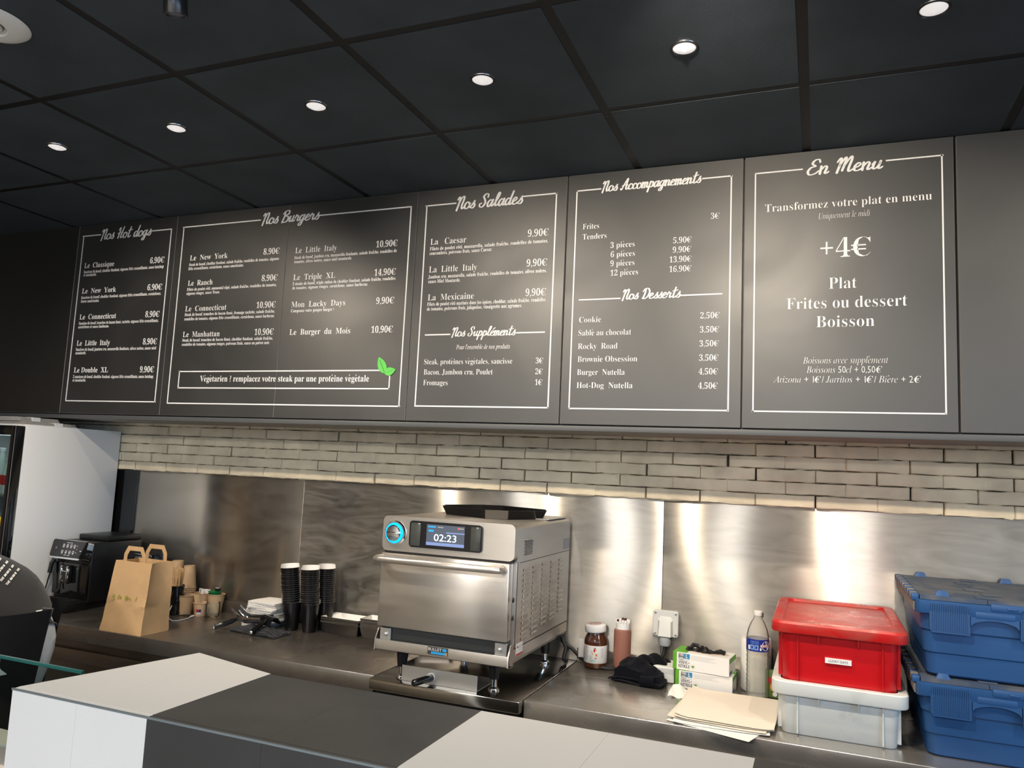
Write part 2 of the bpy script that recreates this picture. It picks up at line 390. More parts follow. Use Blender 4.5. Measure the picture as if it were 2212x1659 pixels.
# brush-script capitals and letters for the board titles, drawn as pen strokes (em: cap height 1)
BRUSH = {
 'N': (.56, [[(.0,.70),(.09,.90),(.16,.72),(.13,.25),(.09,-.08)], [(.12,.30),(.26,.82),(.40,.92),(.43,.70),(.38,.25),(.44,.02),(.56,.13)]]),
 'o': (.40, [[(.27,.47),(.13,.46),(.03,.26),(.09,.03),(.25,.02),(.35,.24),(.28,.45),(.30,.36),(.42,.37)]]),
 's': (.33, [[(.0,.06),(.13,.24),(.25,.56),(.23,.40),(.31,.20),(.22,.01),(.05,.06)]]),
 'H': (.58, [[(.06,.74),(.17,.93),(.20,.60),(.13,.02)], [(.50,.97),(.42,.5),(.37,.10),(.44,.02),(.56,.10)], [(.02,.40),(.25,.50),(.52,.50)]]),
 't': (.33, [[(.20,.90),(.13,.3),(.14,.04),(.24,.02),(.34,.14)], [(.0,.60),(.18,.62),(.40,.68)]]),
 'd': (.46, [[(.30,.42),(.17,.48),(.04,.28),(.08,.03),(.20,.04),(.32,.32)], [(.41,.95),(.33,.4),(.32,.06),(.39,.02),(.48,.12)]]),
 'g': (.44, [[(.30,.42),(.17,.48),(.04,.28),(.08,.06),(.20,.06),(.32,.34)], [(.35,.48),(.30,.1),(.23,-.28),(.10,-.36),(.04,-.24),(.20,-.06),(.46,.14)]]),
 'B': (.54, [[(.13,.86),(.14,.5),(.06,.0)], [(.0,.70),(.16,.92),(.40,.94),(.44,.72),(.22,.52),(.43,.45),(.46,.16),(.26,.0),(.06,.08)]]),
 'u': (.46, [[(.02,.30),(.10,.48),(.07,.16),(.14,.02),(.26,.14),(.34,.46)], [(.34,.48),(.31,.12),(.37,.02),(.48,.12)]]),
 'r': (.37, [[(.02,.26),(.10,.54),(.13,.42),(.26,.43),(.23,.16),(.28,.02),(.38,.12)]]),
 'e': (.36, [[(.04,.20),(.20,.27),(.28,.41),(.18,.50),(.06,.32),(.08,.06),(.22,.01),(.38,.14)]]),
 'S': (.52, [[(.47,.70),(.46,.90),(.30,.95),(.18,.76),(.30,.54),(.37,.28),(.24,.02),(.06,.05),(.02,.24),(.14,.30)]]),
 'a': (.44, [[(.30,.42),(.17,.48),(.04,.28),(.08,.03),(.20,.04),(.32,.40)], [(.35,.48),(.31,.12),(.37,.02),(.46,.12)]]),
 'l': (.31, [[(.02,.14),(.20,.50),(.29,.88),(.21,.96),(.14,.70),(.11,.20),(.18,.02),(.32,.14)]]),
 'p': (.42, [[(.11,.50),(.07,.1),(.01,-.36)], [(.08,.26),(.22,.50),(.34,.38),(.30,.10),(.16,.02),(.08,.10)], [(.28,.05),(.44,.13)]]),
 'm': (.56, [[(.04,.49),(.06,.02)], [(.06,.24),(.18,.49),(.25,.40),(.23,.02)], [(.23,.24),(.36,.49),(.44,.38),(.41,.08),(.48,.02),(.57,.12)]]),
 'n': (.42, [[(.04,.49),(.06,.02)], [(.06,.24),(.20,.49),(.30,.40),(.27,.08),(.34,.02),(.43,.12)]]),
 'c': (.35, [[(.30,.36),(.25,.47),(.12,.44),(.04,.22),(.12,.02),(.26,.04),(.36,.14)]]),
 'A': (.58, [[(.0,.10),(.08,.02),(.24,.55),(.42,.97),(.41,.5),(.42,.10),(.50,.02),(.58,.10)], [(.06,.34),(.28,.42),(.52,.40)]]),
 'D': (.56, [[(.18,.84),(.18,.5),(.11,.04)], [(.0,.66),(.14,.90),(.36,.92),(.52,.62),(.44,.20),(.22,.0),(.04,.07)]]),
 'E': (.54, [[(.47,.78),(.40,.95),(.22,.92),(.15,.70),(.31,.54),(.12,.46),(.03,.22),(.14,.01),(.36,.05),(.52,.22)]]),
 'M': (.76, [[(.0,.66),(.09,.90),(.15,.72),(.09,-.02)], [(.11,.36),(.30,.92),(.35,.72),(.30,.10)], [(.33,.36),(.53,.94),(.60,.78),(.56,.20),(.62,.01),(.76,.14)]]),
 ' ': (.30, [])}
BRUSH['\u00e9'] = (.36, BRUSH['e'][1] + [[(.20, .64), (.33, .80)]])
def brush_text(mb, t, place, width, cap, thick=.155, thin=.07, slant=.20):
    x = 0; strokes = []
    for ch in t:
        adv, ss = BRUSH[ch]
        for s in ss:
            P_ = [Vector((x + a + slant * c, c)) for a, c in s]; out = []
            for i in range(len(P_) - 1):
                p0, p1, p2, p3 = P_[max(i - 1, 0)], P_[i], P_[i + 1], P_[min(i + 2, len(P_) - 1)]
                for q in range(6):
                    u = q / 6; out.append(.5 * ((2 * p1) + (p2 - p0) * u + (2 * p0 - 5 * p1 + 4 * p2 - p3) * u * u + (3 * p1 - p0 - 3 * p2 + p3) * u ** 3))
            out.append(P_[-1]); strokes.append(out)
        x += adv
    lo = min(p.x for s in strokes for p in s); hi = max(p.x for s in strokes for p in s); k = width / (hi - lo)
    for s in strokes:
        n = len(s); rings = []; m_ = 10
        pts = [Vector(((p.x - lo) * k, p.y * cap)) for p in s]
        def w_at(i, d):
            dn = 1 if d.y < 0 else .62
            return cap * (thin + (thick - thin) * abs(d.y) ** 1.3 * dn) / 2
        for i in range(n):
            d = (pts[min(i + 1, n - 1)] - pts[max(i - 1, 0)]).normalized(); pr = Vector((-d.y, d.x)); w = w_at(i, d)
            st = [(0, 1)]
            if i == 0: st = [(-.85, .45), (-.5, .82), (0, 1)]
            if i == n - 1: st = [(0, 1), (.5, .82), (.85, .45)]
            for sh, q in st:
                c0 = pts[i] + d * (w * sh); ring = []
                for j in range(m_):
                    a = 2 * math.pi * j / m_; e = pr * (w * q * math.cos(a)); o_ = place(c0.x + e.x, c0.y + e.y)
                    ring.append((o_[0], o_[1] - .0007 * math.sin(a) * q, o_[2]))
                rings.append(ring)
        mb.loft(rings, True, True, True, False)

# ------------------------------------------------------------------ dimensions of the place
H = 2.83          # ceiling
YB = 0.489        # face of the menu boards
YW = 0.8715       # steel splashback face
ZC = 0.90         # back worktops
YE = 0.235        # front edge of the back worktops
S0, SP = -0.5429, 0.6665   # board seams
RX0, RX1, RY0 = -3.2, 6.4, -5.5

# ------------------------------------------------------------------ setting
b = MB(M['floor']); b.ext(RX0 - .1, RX1 + .1, RY0 - .1, 1.1, -0.1, 0); struct('floor', b)
b = MB(mat('pavement', (0.22, 0.21, 0.195), 0.8, var=0.1)); b.ext(-25, 30, -30, RY0 - .1005, -.12, -.02); b.ext(RX1 + .1005, 30, RY0 - .1, 6, -.12, -.02); struct('ground', b)
# ceiling: tiles hung in a black grid
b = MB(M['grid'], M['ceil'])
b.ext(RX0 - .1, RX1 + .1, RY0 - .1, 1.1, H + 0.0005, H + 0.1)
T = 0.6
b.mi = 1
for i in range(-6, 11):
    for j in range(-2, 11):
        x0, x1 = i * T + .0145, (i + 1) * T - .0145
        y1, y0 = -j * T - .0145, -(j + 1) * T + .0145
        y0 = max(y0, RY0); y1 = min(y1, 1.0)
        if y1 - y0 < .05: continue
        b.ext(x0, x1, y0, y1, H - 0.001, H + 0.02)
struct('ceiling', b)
# brick wall above the splashback: every brick modelled
b = MB(M['mortar'], M['brick'])
b.ext(RX0, RX1, 0.872, 1.1, 0, H)
b.mi = 1
zr = 1.573; k = 0
rb = random.Random(3)
for r in range(6):
    off = 2.815 if r % 2 == 0 else 2.922
    z0 = zr + r * 0.0478 + .0012; z1 = zr + (r + 1) * 0.0478 - .0012
    x = off - .2135 * 20
    while x < 5.2:
        bx0, bx1 = x + .0013 + rb.uniform(-.004, .004), x + .2122 + rb.uniform(-.003, .003)
        yf = 0.846 + rb.uniform(-.004, .004)
        jj = lambda s=.0019: rb.uniform(-s, s)
        n = 7
        def ring(xx, e, yf=yf, z0=z0, z1=z1):
            return [(xx + jj(), .874, z0), (xx + jj(), yf + .004 + e, z0 + jj()), (xx, yf + jj() + e, z0 + .0035 + jj()),
                    (xx, yf + jj(.002) + e, (z0 + z1) / 2), (xx, yf + jj() + e, z1 - .0035 + jj()), (xx + jj(), yf + .004 + e, z1 + jj()), (xx + jj(), .874, z1)]
        rings = [ring(bx0, .004)] + [ring(bx0 + (bx1 - bx0) * q / n, 0) for q in [.12] + list(range(1, n)) + [n - .12]] + [ring(bx1, .004)]
        b.loft(rings)
        x += .2135
struct('wall_back', b)
b = MB(M['wallw'], M['dark']); b.ext(RX0 - .1, RX0, RY0, 1.0, 0, H); b.mi = 1; b.ext(RX0, RX0 + .06, -3.1, -2.1, 0, H - .01); struct('wall_left', b)
# right side wall with a glazed opening near the front, and the glazed shop front
b = MB(M['wallp']); b.ext(RX1, RX1 + .1, -1.0, 1.0, 0, H); b.ext(RX1, RX1 + .1, RY0, -4.8, 0, H); b.ext(RX1, RX1 + .1, -4.8, -1.0, 0, .15)
b.ext(RX1, RX1 + .1, -4.8, -1.0, 2.7, H); struct('wall_right', b)
b = MB(M['wallp'], M['dark']); b.ext(RX0, 2.4, RY0 - .1, RY0, 0, H); b.ext(6.1, RX1, RY0 - .1, RY0, 0, H); b.ext(2.4, 6.1, RY0 - .1, RY0, 0, 1.0)
b.ext(2.4, 6.1, RY0 - .1, RY0, 2.72, H)
b.mi = 1
for x in (2.4, 3.63, 4.85, 6.04): b.ext(x, x + .07, RY0 - .09, RY0 + .03, 1.0, 2.72)
struct('wall_front', b)
# bulkhead box that carries the boards, the strip below it and its underside
b = MB(M['dark']); b.ext(-3.0, 5.4, YB + .022, .8705, 1.846, H - .002); struct('wall_upper', b)
b = MB(mat('pelmet', (0.09, 0.095, 0.10), 0.4)); b.ext(-3.0, 5.4, YB + .001, YB + .02, 1.823, 1.842, .001); struct('trim_1', b)
b = MB(mat('soffit', (0.30, 0.28, 0.255), 0.6)); b.ext(-3.0, 5.4, YB + .021, .8705, 1.825, 1.8445); struct('trim_2', b)
# black wall lining between the fridge and the steel
b = MB(M['gloss']); b.ext(-1.6, -0.374, .862, .871, .9, 1.572); struct('trim_3', b)

# steel splashback sheets
names = ['reflecting brown and black, left of the cup stacks', 'smeared, behind the oven and the cup stacks', 'smeared, behind the grey socket and the crates']
xs = [(-0.372, 0.7060), (0.7070, 2.4600), (2.4610, 4.9)]
for (x0, x1), d in zip(xs, names):
    b = MB(M['splashclean' if x0 < 0 else 'splash']); b.ext(x0, x1, YW - .0055, YW, .90, 1.574, .0011, 2)
    o = b.build('splashback_panel', loc=(0, 0, 0)); tag(o, 'brushed steel splashback sheet ' + d, 'splashback', 'steel splashback sheets')

# ------------------------------------------------------------------ menu boards
def P(u, v, y=YB): q = ony(u, v, y); return q.x, q.z
YT = YB - 0.0012
def lettering(root, items, name='menu_text', mt=None):
    # one part per printed line group: an entry starts wherever the name column starts again
    for it in items:
        t, st, u0, v0, u1, v1, size = it[:7]; off = it[7] if len(it) > 7 else 0.0
        mb = MB(mt or M['paint'])
        x0, z0 = P(u0, v0); x1, z1 = P(u1, v1); zb = (z0 + z1) / 2
        pl = lambda x, z: (x0 + x - root.location.x, YT - root.location.y, zb + z - root.location.z)
        if st == 's': brush_text(mb, t, pl, x1 - x0, size)
        else: put_text(mb, t, st, pl, x1 - x0, size, off)
        mb.build('title_text' if st == 's' else name, root, fix=False)
def lines(root, segs, w=.0055, name='frame_line'):
    mb = MB(M['paint'])
    for u0, v0, u1, v1 in segs:
        x0, z0 = P(u0, v0); x1, z1 = P(u1, v1)
        if abs(x1 - x0) > abs(z1 - z0): z0 = z1 = (z0 + z1) / 2; a = (min(x0, x1) - w / 2, max(x0, x1) + w / 2, z0 - w / 2, z0 + w / 2)
        else: x0 = x1 = (x0 + x1) / 2; a = (x0 - w / 2, x0 + w / 2, min(z0, z1) - w / 2, max(z0, z1) + w / 2)
        mb.ext(a[0] - root.location.x, a[1] - root.location.x, YT - .0003 - root.location.y, YB + .002 - root.location.y, a[2] - root.location.z, a[3] - root.location.z)
    return mb.build(name, root)
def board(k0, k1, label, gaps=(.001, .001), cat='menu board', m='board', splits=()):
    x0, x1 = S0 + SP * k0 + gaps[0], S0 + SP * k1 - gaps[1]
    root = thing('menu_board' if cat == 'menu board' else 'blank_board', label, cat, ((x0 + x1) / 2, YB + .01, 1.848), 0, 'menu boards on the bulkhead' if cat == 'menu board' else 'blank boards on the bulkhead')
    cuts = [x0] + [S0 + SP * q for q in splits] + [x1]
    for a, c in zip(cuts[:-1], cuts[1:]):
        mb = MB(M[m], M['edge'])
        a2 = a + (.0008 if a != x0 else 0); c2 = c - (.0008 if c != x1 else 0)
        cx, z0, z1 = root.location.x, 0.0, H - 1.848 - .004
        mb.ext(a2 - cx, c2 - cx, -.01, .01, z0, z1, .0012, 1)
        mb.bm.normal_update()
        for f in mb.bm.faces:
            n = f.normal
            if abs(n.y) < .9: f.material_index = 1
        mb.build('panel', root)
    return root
board(-2, -1, 'blank black board at the far left, left of the other blank one', cat='blank board', m='boardplain')
board(-1, 0, 'blank black board left of the hot dog menu', cat='blank board', m='boardplain')
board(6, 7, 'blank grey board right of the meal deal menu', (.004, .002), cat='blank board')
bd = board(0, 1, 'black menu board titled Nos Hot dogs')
D = 'n'
N_, D_ = .038, .0215
lettering(bd, [('Nos Hot dogs', 's', 218.8, 517, 325.7, 509, .058)])
it = []
for nm, a, pr, p, d1, q1, d2, q2 in [
    ('Le  Classique', (182.5, 578.6, 246.7, 575.4), '6,90€', (324, 569.3, 355, 566.6), 'Saucisse de boeuf, cheddar fondant, oignons frits croustillants, sauce ketchup', (181.2, 589.2, 353.6, 579.9), 'et moutarde.', (180.4, 597.1, 208.8, 595.8)),
    ('Le  New  York', (177.2, 633.7, 250.7, 631.1), '6,90€', (318.3, 627.6, 350, 625), 'Saucisse de boeuf, cheddar fondant, oignons frits croustillants, cornichons,', (175.6, 644.9, 348, 637.7), 'Sauce américaine.', (175, 653.6, 214.3, 652.3)),
    ('Le  Connecticut', (171.9, 690, 250.7, 687.6), '8,90€', (313.8, 686, 344.3, 683.6), 'Saucisse de boeuf, tranches de bacon fumé, raclette, oignons frits croustillants,', (170.3, 700.8, 342.2, 696), 'cornichons et sauce barbecue.', (169.2, 709.3, 235.5, 707.2)),
    ('Le  Little  Italy', (165.8, 746.5, 237.4, 745.5), '8,90€', (308.5, 744.3, 339, 743.3), 'Saucisse de boeuf, jambon cru, mozzarella fondante, olives noires, sauce miel', (163.9, 757.6, 337.4, 755), 'moutarde.', (163.1, 765.8, 186.2, 765)),
    ('Le Double  XL', (159.7, 804.8, 233.4, 804.3), '9,90€', (301.9, 804.3, 332.4, 804.3), '2 saucisses de boeuf, cheddar fondant, oignons frits croustillants, sauce ketchup', (157.8, 816, 331, 817), 'et moutarde.', (157, 824.2, 185.7, 824.2))]:
    it += [(nm, 'b', *a, N_, .004), (pr, 'b', *p, .042, .004), (d1, 'b', *q1, D_, .01), (d2, 'b', *q2, D_, .01)]
lettering(bd, it)
lines(bd, [(179.8, 510.4, 217.5, 507.7), (327.6, 499.3, 370, 495), (370, 495, 335.5, 868.5), (335.5, 868.5, 144, 865.3), (144, 865.3, 179.8, 510.4)])

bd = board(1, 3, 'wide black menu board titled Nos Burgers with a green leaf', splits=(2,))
lettering(bd, [('Nos Burgers', 's', 567, 482.2, 688.6, 476.4, .057)])
it = []
for nm, a, pr, p, *ds in [
    ('Le  New  York', (410.3, 563.2, 491.9, 557.4), '8,90€', (569.1, 550.8, 603.8, 547.3), ('Steak de boeuf, cheddar fondant, salade fraîche, rondelles de tomates, oignons', (408.6, 575.3, 602.7, 561.2)), ('frits croustillants, cornichons, sauce americaine.', (407.4, 584, 526.6, 575.3))),
    ('Le  Ranch', (406, 617.6, 459.2, 614.4), '8,90€', (565.1, 608, 599.5, 605.1), ('Filets de poulet rôti, emmental râpé, salade fraîche, rondelles de tomates,', (404.2, 628.9, 597.5, 617.6)), ('oignons rouges, sauce Texas.', (403, 637.5, 475.1, 633.2))),
    ('Le  Connecticut', (400.2, 672.5, 489, 669.6), '10,90€', (554, 665.9, 595.1, 663.6), ('Steak de boeuf, tranches de bacon fumé, fromage raclette, salade fraîche,', (399.3, 682.7, 593.7, 675.4)), ('rondelles de tomates, oignons frits croustillants, cornichons, sauce barbecue.', (398.4, 691.9, 593.1, 685.6))),
    ('Le  Manhattan', (395, 728, 474.5, 726.6), '10,90€', (549.7, 723.7, 590.8, 722.9), ('Steak de boeuf, tranches de bacon fumé, cheddar fondant, salade fraîche,', (394, 737.3, 589.4, 734.5)), ('rondelles de tomates, oignons rouges, poivrons frais, sauce au poivre noir.', (393, 746.9, 583, 743.4))),
    ('Le  Little  Italy', (638, 546.7, 727.6, 541.5), '10,90€', (812.4, 534.8, 858.7, 531.4), ('Steak de boeuf, jambon cru, mozzarella fondante, salade fraîche, rondelles de', (636, 558.9, 857.2, 545.8)), ('tomates, olives noires, sauce miel moutarde.', (635.6, 568.4, 760.3, 560.9))),
    ('Le  Triple  XL', (633.6, 605.1, 723.9, 600.8), '14,90€', (808.6, 595.9, 854.9, 593), ('3 steaks de boeuf, triple ration de cheddar fondant, salade fraîche, rondelles', (632.2, 615.8, 854.4, 605.1)), ('de tomates, oignons rouges, cornichons, sauce barbecue.', (631.6, 624.5, 795, 618.2))),
    ('Mon  Lucky  Days', (629.3, 663.6, 745.9, 660.1), '9,90€', (812.4, 657.2, 851.4, 654.9), ('Composez votre propre burger !', (628.4, 674.6, 721.3, 671.7))),
    ('Le  Burger  du  Mois', (625.5, 722.9, 756.6, 720.9), '10,90€', (802, 718.8, 848.3, 718))]:
    it += [(nm, 'b', *a, N_, -.004), (pr, 'b', *p, .041, -.002)] + [(t, 'b', *q, .0205, .006) for t, q in ds]
it.append(('Végétarien ? remplacez votre steak par une protéine végétale', 'b', 432, 823, 797, 825.6, .040))
lettering(bd, it)
lines(bd, [(396.4, 491.5, 562.7, 475.5), (690, 464.8, 887.6, 447.5), (887.6, 447.5, 863, 878), (863, 878, 363.1, 870.7), (363.1, 870.7, 396.4, 491.5)])
lines(bd, [(387.7, 801.9, 818.8, 801), (841.9, 812.8, 840.5, 840.3), (840.5, 840.3, 385.4, 837.4), (385.4, 837.4, 387.7, 801.9)], name='box_line')
mb = MB(M['green'], M['dgreen'])
def leaf(mb, tip, base, wid, y):
    tx, tz = P(*tip); bx, bz = P(*base); dx, dz = tx - bx, tz - bz; L = math.hypot(dx, dz); nx, nz = -dz / L, dx / L
    o = bd.location
    def pt(t, s): 
        w = wid * math.sin(math.pi * min(1, t ** .8)) ** .8 * s
        c = .12 * L * math.sin(math.pi * t) * (1 if wid > 0 else -1) * 0
        return (bx + dx * t + nx * (w + c) - o.x, y - o.y, bz + dz * t + nz * (w + c) - o.z)
    pts = [pt(q / 14, 1) for q in range(15)] + [pt(1 - q / 14, -1) for q in range(1, 14)]
    mb.mi = 0; mb.loft([pts, [(a, b2 + .0006, c) for a, b2, c in pts]])
    mb.mi = 1
    for q in range(11):
        t0, t1 = .05 + q * .07, .05 + (q + 1) * .07
        a, c = pt(t0, 0), pt(t1, 0)
        mb.face([(a[0] - .0012, a[1] - .0003, a[2]), (a[0] + .0012, a[1] - .0003, a[2]), (c[0] + .0012, c[1] - .0003, c[2]), (c[0] - .0012, c[1] - .0003, c[2])])
leaf(mb, (818.8, 771.5), (831.5, 806), .0205, YT - .0012)
leaf(mb, (855, 798.4), (831, 806), .0175, YT - .0022)
mb.build('leaf_emblem', bd)

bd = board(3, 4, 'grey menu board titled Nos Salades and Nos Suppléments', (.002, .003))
lettering(bd, [('Nos Salades', 's', 986.3, 452.3, 1128.6, 440.2, .058), ('Nos Suppléments', 's', 976.6, 727.4, 1113, 723.5, .040)])
it = []
for nm, a, p, d1, q1, d2, q2 in [
    ('La   Caesar', (930, 528.8, 1007.2, 524.3), (1140, 511.9, 1185, 508.6), 'Filets de poulet rôti, mozzarella, salade fraîche, rondelles de tomates,', (928.7, 541.8, 1184, 523.3), 'concombres, poivrons frais, sauce Caesar.', (928, 551, 1063.5, 542.2)),
    ('La  Little  Italy', (926.8, 588.4, 1030.3, 584.2), (1137.4, 576, 1181.7, 573.7), 'Jambon cru, mozzarella, salade fraîche, rondelles de tomates, olives noires,', (925.1, 602.4, 1180.7, 587.7), 'sauce Miel Moutarde.', (925.1, 611.8, 994.5, 608.6)),
    ('La  Mexicaine', (924.1, 649.6, 1023.5, 645.4), (1135.2, 639.8, 1179.1, 637.9), 'Filets de poulet rôti marinés dans les épices, cheddar, salade fraîche, rondelles', (922.8, 661, 1178.5, 650.9), 'de tomates, poivrons frais, jalapeños, vinaigrette aux agrumes.', (922.2, 670.5, 1127.7, 664.3))]:
    it += [(nm, 'b', *a, .039, -.008), ('9,90€', 'b', *p, .042, -.006), (d1, 'b', *q1, .0215, .002), (d2, 'b', *q2, .0215, .002)]
it += [("Pour l'ensemble de nos produits", 'i', 985.4, 754.5, 1101.6, 753.2, .027)]
for t, a, p, q in [('Steak, protéines végétales, saucisse', (916.3, 787, 1106.5, 786), '3€', (1157, 785.4, 1173.2, 784.8)), ('Bacon, Jambon cru, Poulet', (915.4, 809.2, 1064.2, 809.2), '2€', (1156.3, 808.8, 1172, 808.5)), ('Fromages', (914.4, 832, 966.8, 832.6), '1€', (1155.7, 832, 1171.3, 832))]:
    it += [(t, 'b', *a, .033, -.0125), (p, 'b', *q, .033, -.0125)]
lettering(bd, it)
lines(bd, [(920.9, 445.1, 984.7, 439.6), (1131.2, 424.9, 1202.9, 417.4), (1202.9, 417.4, 1183.3, 880.5), (1183.3, 880.5, 898.4, 877.2), (898.4, 877.2, 920.9, 445.1),
           (919.3, 723.5, 971.7, 722.6), (1116.6, 719.3, 1175.9, 717.3)])

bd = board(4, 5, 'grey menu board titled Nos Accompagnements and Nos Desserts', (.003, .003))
lettering(bd, [('Nos Accompagnements', 's', 1301.2, 414.8, 1513.8, 394.2, .045), ('Nos Desserts', 's', 1344.6, 648, 1469.3, 641.9, .042)])
L_ = .0325
it = [('3€', 'b', 1535.5, 473, 1554.3, 472.3, L_, -.0125), ('Frites', 'b', 1259, 495.5, 1294, 493.7, L_, -.0125), ('Tenders', 'b', 1258.6, 517.9, 1310.3, 514.6, L_, -.0125)]
for t, a, p, q in [('3 pièces', (1318.6, 535.2, 1371, 533.4), '5,90€', (1454.2, 525.5, 1493.9, 523.7)), ('6 pièces', (1319.3, 555.5, 1371.4, 553.3), '9,90€', (1453.1, 546, 1493.2, 544.3)),
                   ('9 pièces', (1318.6, 575, 1370.6, 573.2), '13,90€', (1446.2, 567, 1493.9, 565.2)), ('12 pièces', (1318.6, 595.6, 1378.2, 593.1), '16,90€', (1445.8, 587.7, 1493.6, 586.2)),
                   ('Cookie', (1251, 696.8, 1298.3, 696.1), '2,50€', (1512.7, 688.2, 1554.3, 687.1)), ('Sablé au chocolat', (1249.5, 725, 1363.4, 723.2), '3,50€', (1512, 718.5, 1553.2, 717.8)),
                   ('Rocky  Road', (1248.4, 754, 1333.8, 753.2), '3,50€', (1510.9, 748.5, 1552.5, 748.5)), ('Brownie Obsession', (1247.7, 781.8, 1376.4, 781), '3,50€', (1510.2, 779.3, 1551.8, 779.3)),
                   ('Burger  Nutella', (1246.6, 810, 1349.3, 810), '4,50€', (1509.1, 809, 1550.7, 809)), ('Hot-Dog  Nutella', (1245.6, 838.2, 1366.3, 838.9), '4,50€', (1508, 839.7, 1550, 840))]:
    it += [(t, 'b', *a, L_, -.0125), (p, 'b', *q, L_, -.0125)]
lettering(bd, it)
lines(bd, [(1247, 413.4, 1297.6, 408), (1518.2, 386.3, 1581.4, 379.8), (1581.4, 379.8, 1571.3, 887.7), (1571.3, 887.7, 1228.9, 881.6), (1228.9, 881.6, 1247, 413.4),
           (1251.7, 648.4, 1339.2, 644.4), (1471.2, 638.3, 1559, 634.7)], .005)

bd = board(5, 6, 'grey menu board titled En Menu with a large plus four euros', (.003, .004))
lettering(bd, [('En Menu', 's', 1745, 380.7, 1906.4, 362, .056)])
lettering(bd, [('Transformez votre plat en menu', 'b', 1652.5, 459.7, 2013.2, 430.2, .042, -.0125), ('Uniquement le midi', 'i', 1768.8, 473.6, 1879.5, 466.2, .031, -.0125),
               ('+4€', 'b', 1771.9, 557.3, 1880.8, 553.9, .100, -.0125), ('Plat', 'b', 1790.5, 623.8, 1850.4, 622.4, .058, -.0125), ('Frites ou dessert', 'b', 1699.4, 668.9, 1959.8, 660.2, .058, -.0125),
               ('Boisson', 'b', 1763.2, 707, 1889, 704.9, .058, -.0125), ('Boissons avec supplément', 'i', 1734.5, 786, 1918.6, 783.9, .0325, -.0125),
               ('Boissons 50cl + 0,50€', 'i', 1741.9, 806, 1905.6, 804.8, .0325, -.0125), ('Arizona + 1€ / Jarritos + 1€ / Bière + 2€', 'i', 1670.3, 826.5, 1989.3, 826.5, .0325, -.0125)])
lines(bd, [(1633, 376.3, 1732.8, 365), (1915, 348, 2036.2, 334.7), (2036.2, 334.7, 2041.9, 893.7), (2041.9, 893.7, 1625.6, 888.5), (1625.6, 888.5, 1633, 376.3)], .0048)

# ------------------------------------------------------------------ ceiling lamps and vent
def make_downlight():
    t = thing('recessed_downlight', 'x', 'ceiling lamp', (0.3, -.3, H - .003), 0, 'recessed downlights in the black ceiling')
    b = MB(M['ring']); b.lathe([(.0298, .001), (.0318, -.003), (.0345, -.003), (.0365, 0), (.0365, .004), (.0298, .004)], n=40, cap0=False, cap1=False); b.build('ring', t)
    b = MB(M['chrome']); b.lathe([(.0368, -.0002), (.0375, -.0012), (.0382, 0), (.0382, .003), (.0368, .003)], n=40, cap0=False, cap1=False); b.build('rim', t)
    b = MB(M['lens']); b.lathe([(.001, -.0125), (.013, -.007), (.024, -.005), (.031, -.001), (.031, .003)], n=36, cap0=True, cap1=True); b.build('lens', t)
    return t
dl = make_downlight()
lab = ['small round downlight nearest the left edge of the ceiling', 'round downlight second from the left edge, above the burger board', 'round downlight third from the left edge of the ceiling',
       'round downlight above the salad board', 'round downlight above the dessert board', 'large round downlight at the upper right corner of the ceiling']
for k in range(6):
    loc = (.3 + .6 * k, -.3, H - .003)
    if k == 0: dl.location = loc; dl['label'] = lab[0]
    else: dup(dl, loc, lab[k])
    light('downlight_beam', 'SPOT', (loc[0], loc[1], H - .02), DOWN_W, WARM, (loc[0], loc[1] + .12, 0), .02, 110, .8)
def make_spot(x, label, aim):
    t = thing('ceiling_spotlight', label, 'spotlight', (x, SPOT_Y, H - .003), 0, 'black cylinder spotlights')
    b = MB(M['black']); b.lathe([(.03, 0), (.03, -.008), (.012, -.0125), (.012, -.0125)], n=24); b.build('base', t)
    b = MB(mat('spot_black', (0.10, 0.10, 0.105), 0.25, 0.8) if 'spot_black' not in bpy.data.materials else bpy.data.materials['spot_black']); b.T = Matrix.Translation((0, 0, -.022)) @ Matrix.Rotation(math.radians(14), 4, 'X') @ Matrix.Rotation(math.radians(6), 4, 'Y')
    b.lathe([(.001, .004), (.0275, .002), (.0285, 0), (.0285, -.060), (.0275, -.0625), (.0225, -.0625), (.0215, -.05), (.001, -.05)], n=32, cap0=True, cap1=True); b.build('barrel', t)
    b = MB(M['lens']); b.T = Matrix.Translation((0, 0, -.022)) @ Matrix.Rotation(math.radians(14), 4, 'X') @ Matrix.Rotation(math.radians(6), 4, 'Y')
    b.lathe([(.001, -.0512), (.021, -.0512)], n=24, cap0=False, cap1=False); b.build('lens', t, fix=False)
    light('spotlight_beam', 'SPOT', (x, SPOT_Y + .02, H - .10), SPOT_W * (1.2 if 2 < x < 3 else 1), WARM, aim, .022, 90, .6)
for x, l in zip(SPOT_X, ['black cylinder spotlight beyond the round white vent', 'black cylinder spotlight hanging near the round white vent', 'black cylinder spotlight above the salad side of the counter', 'black cylinder spotlight above the crate end of the counter']):
    make_spot(x, l, {.35: (.40, .75, 1.5), 1.565: (1.95, .86, 1.5), 2.76: (2.85, .6, 2.0), 4.6: (3.7, .8, 1.3)}[x])
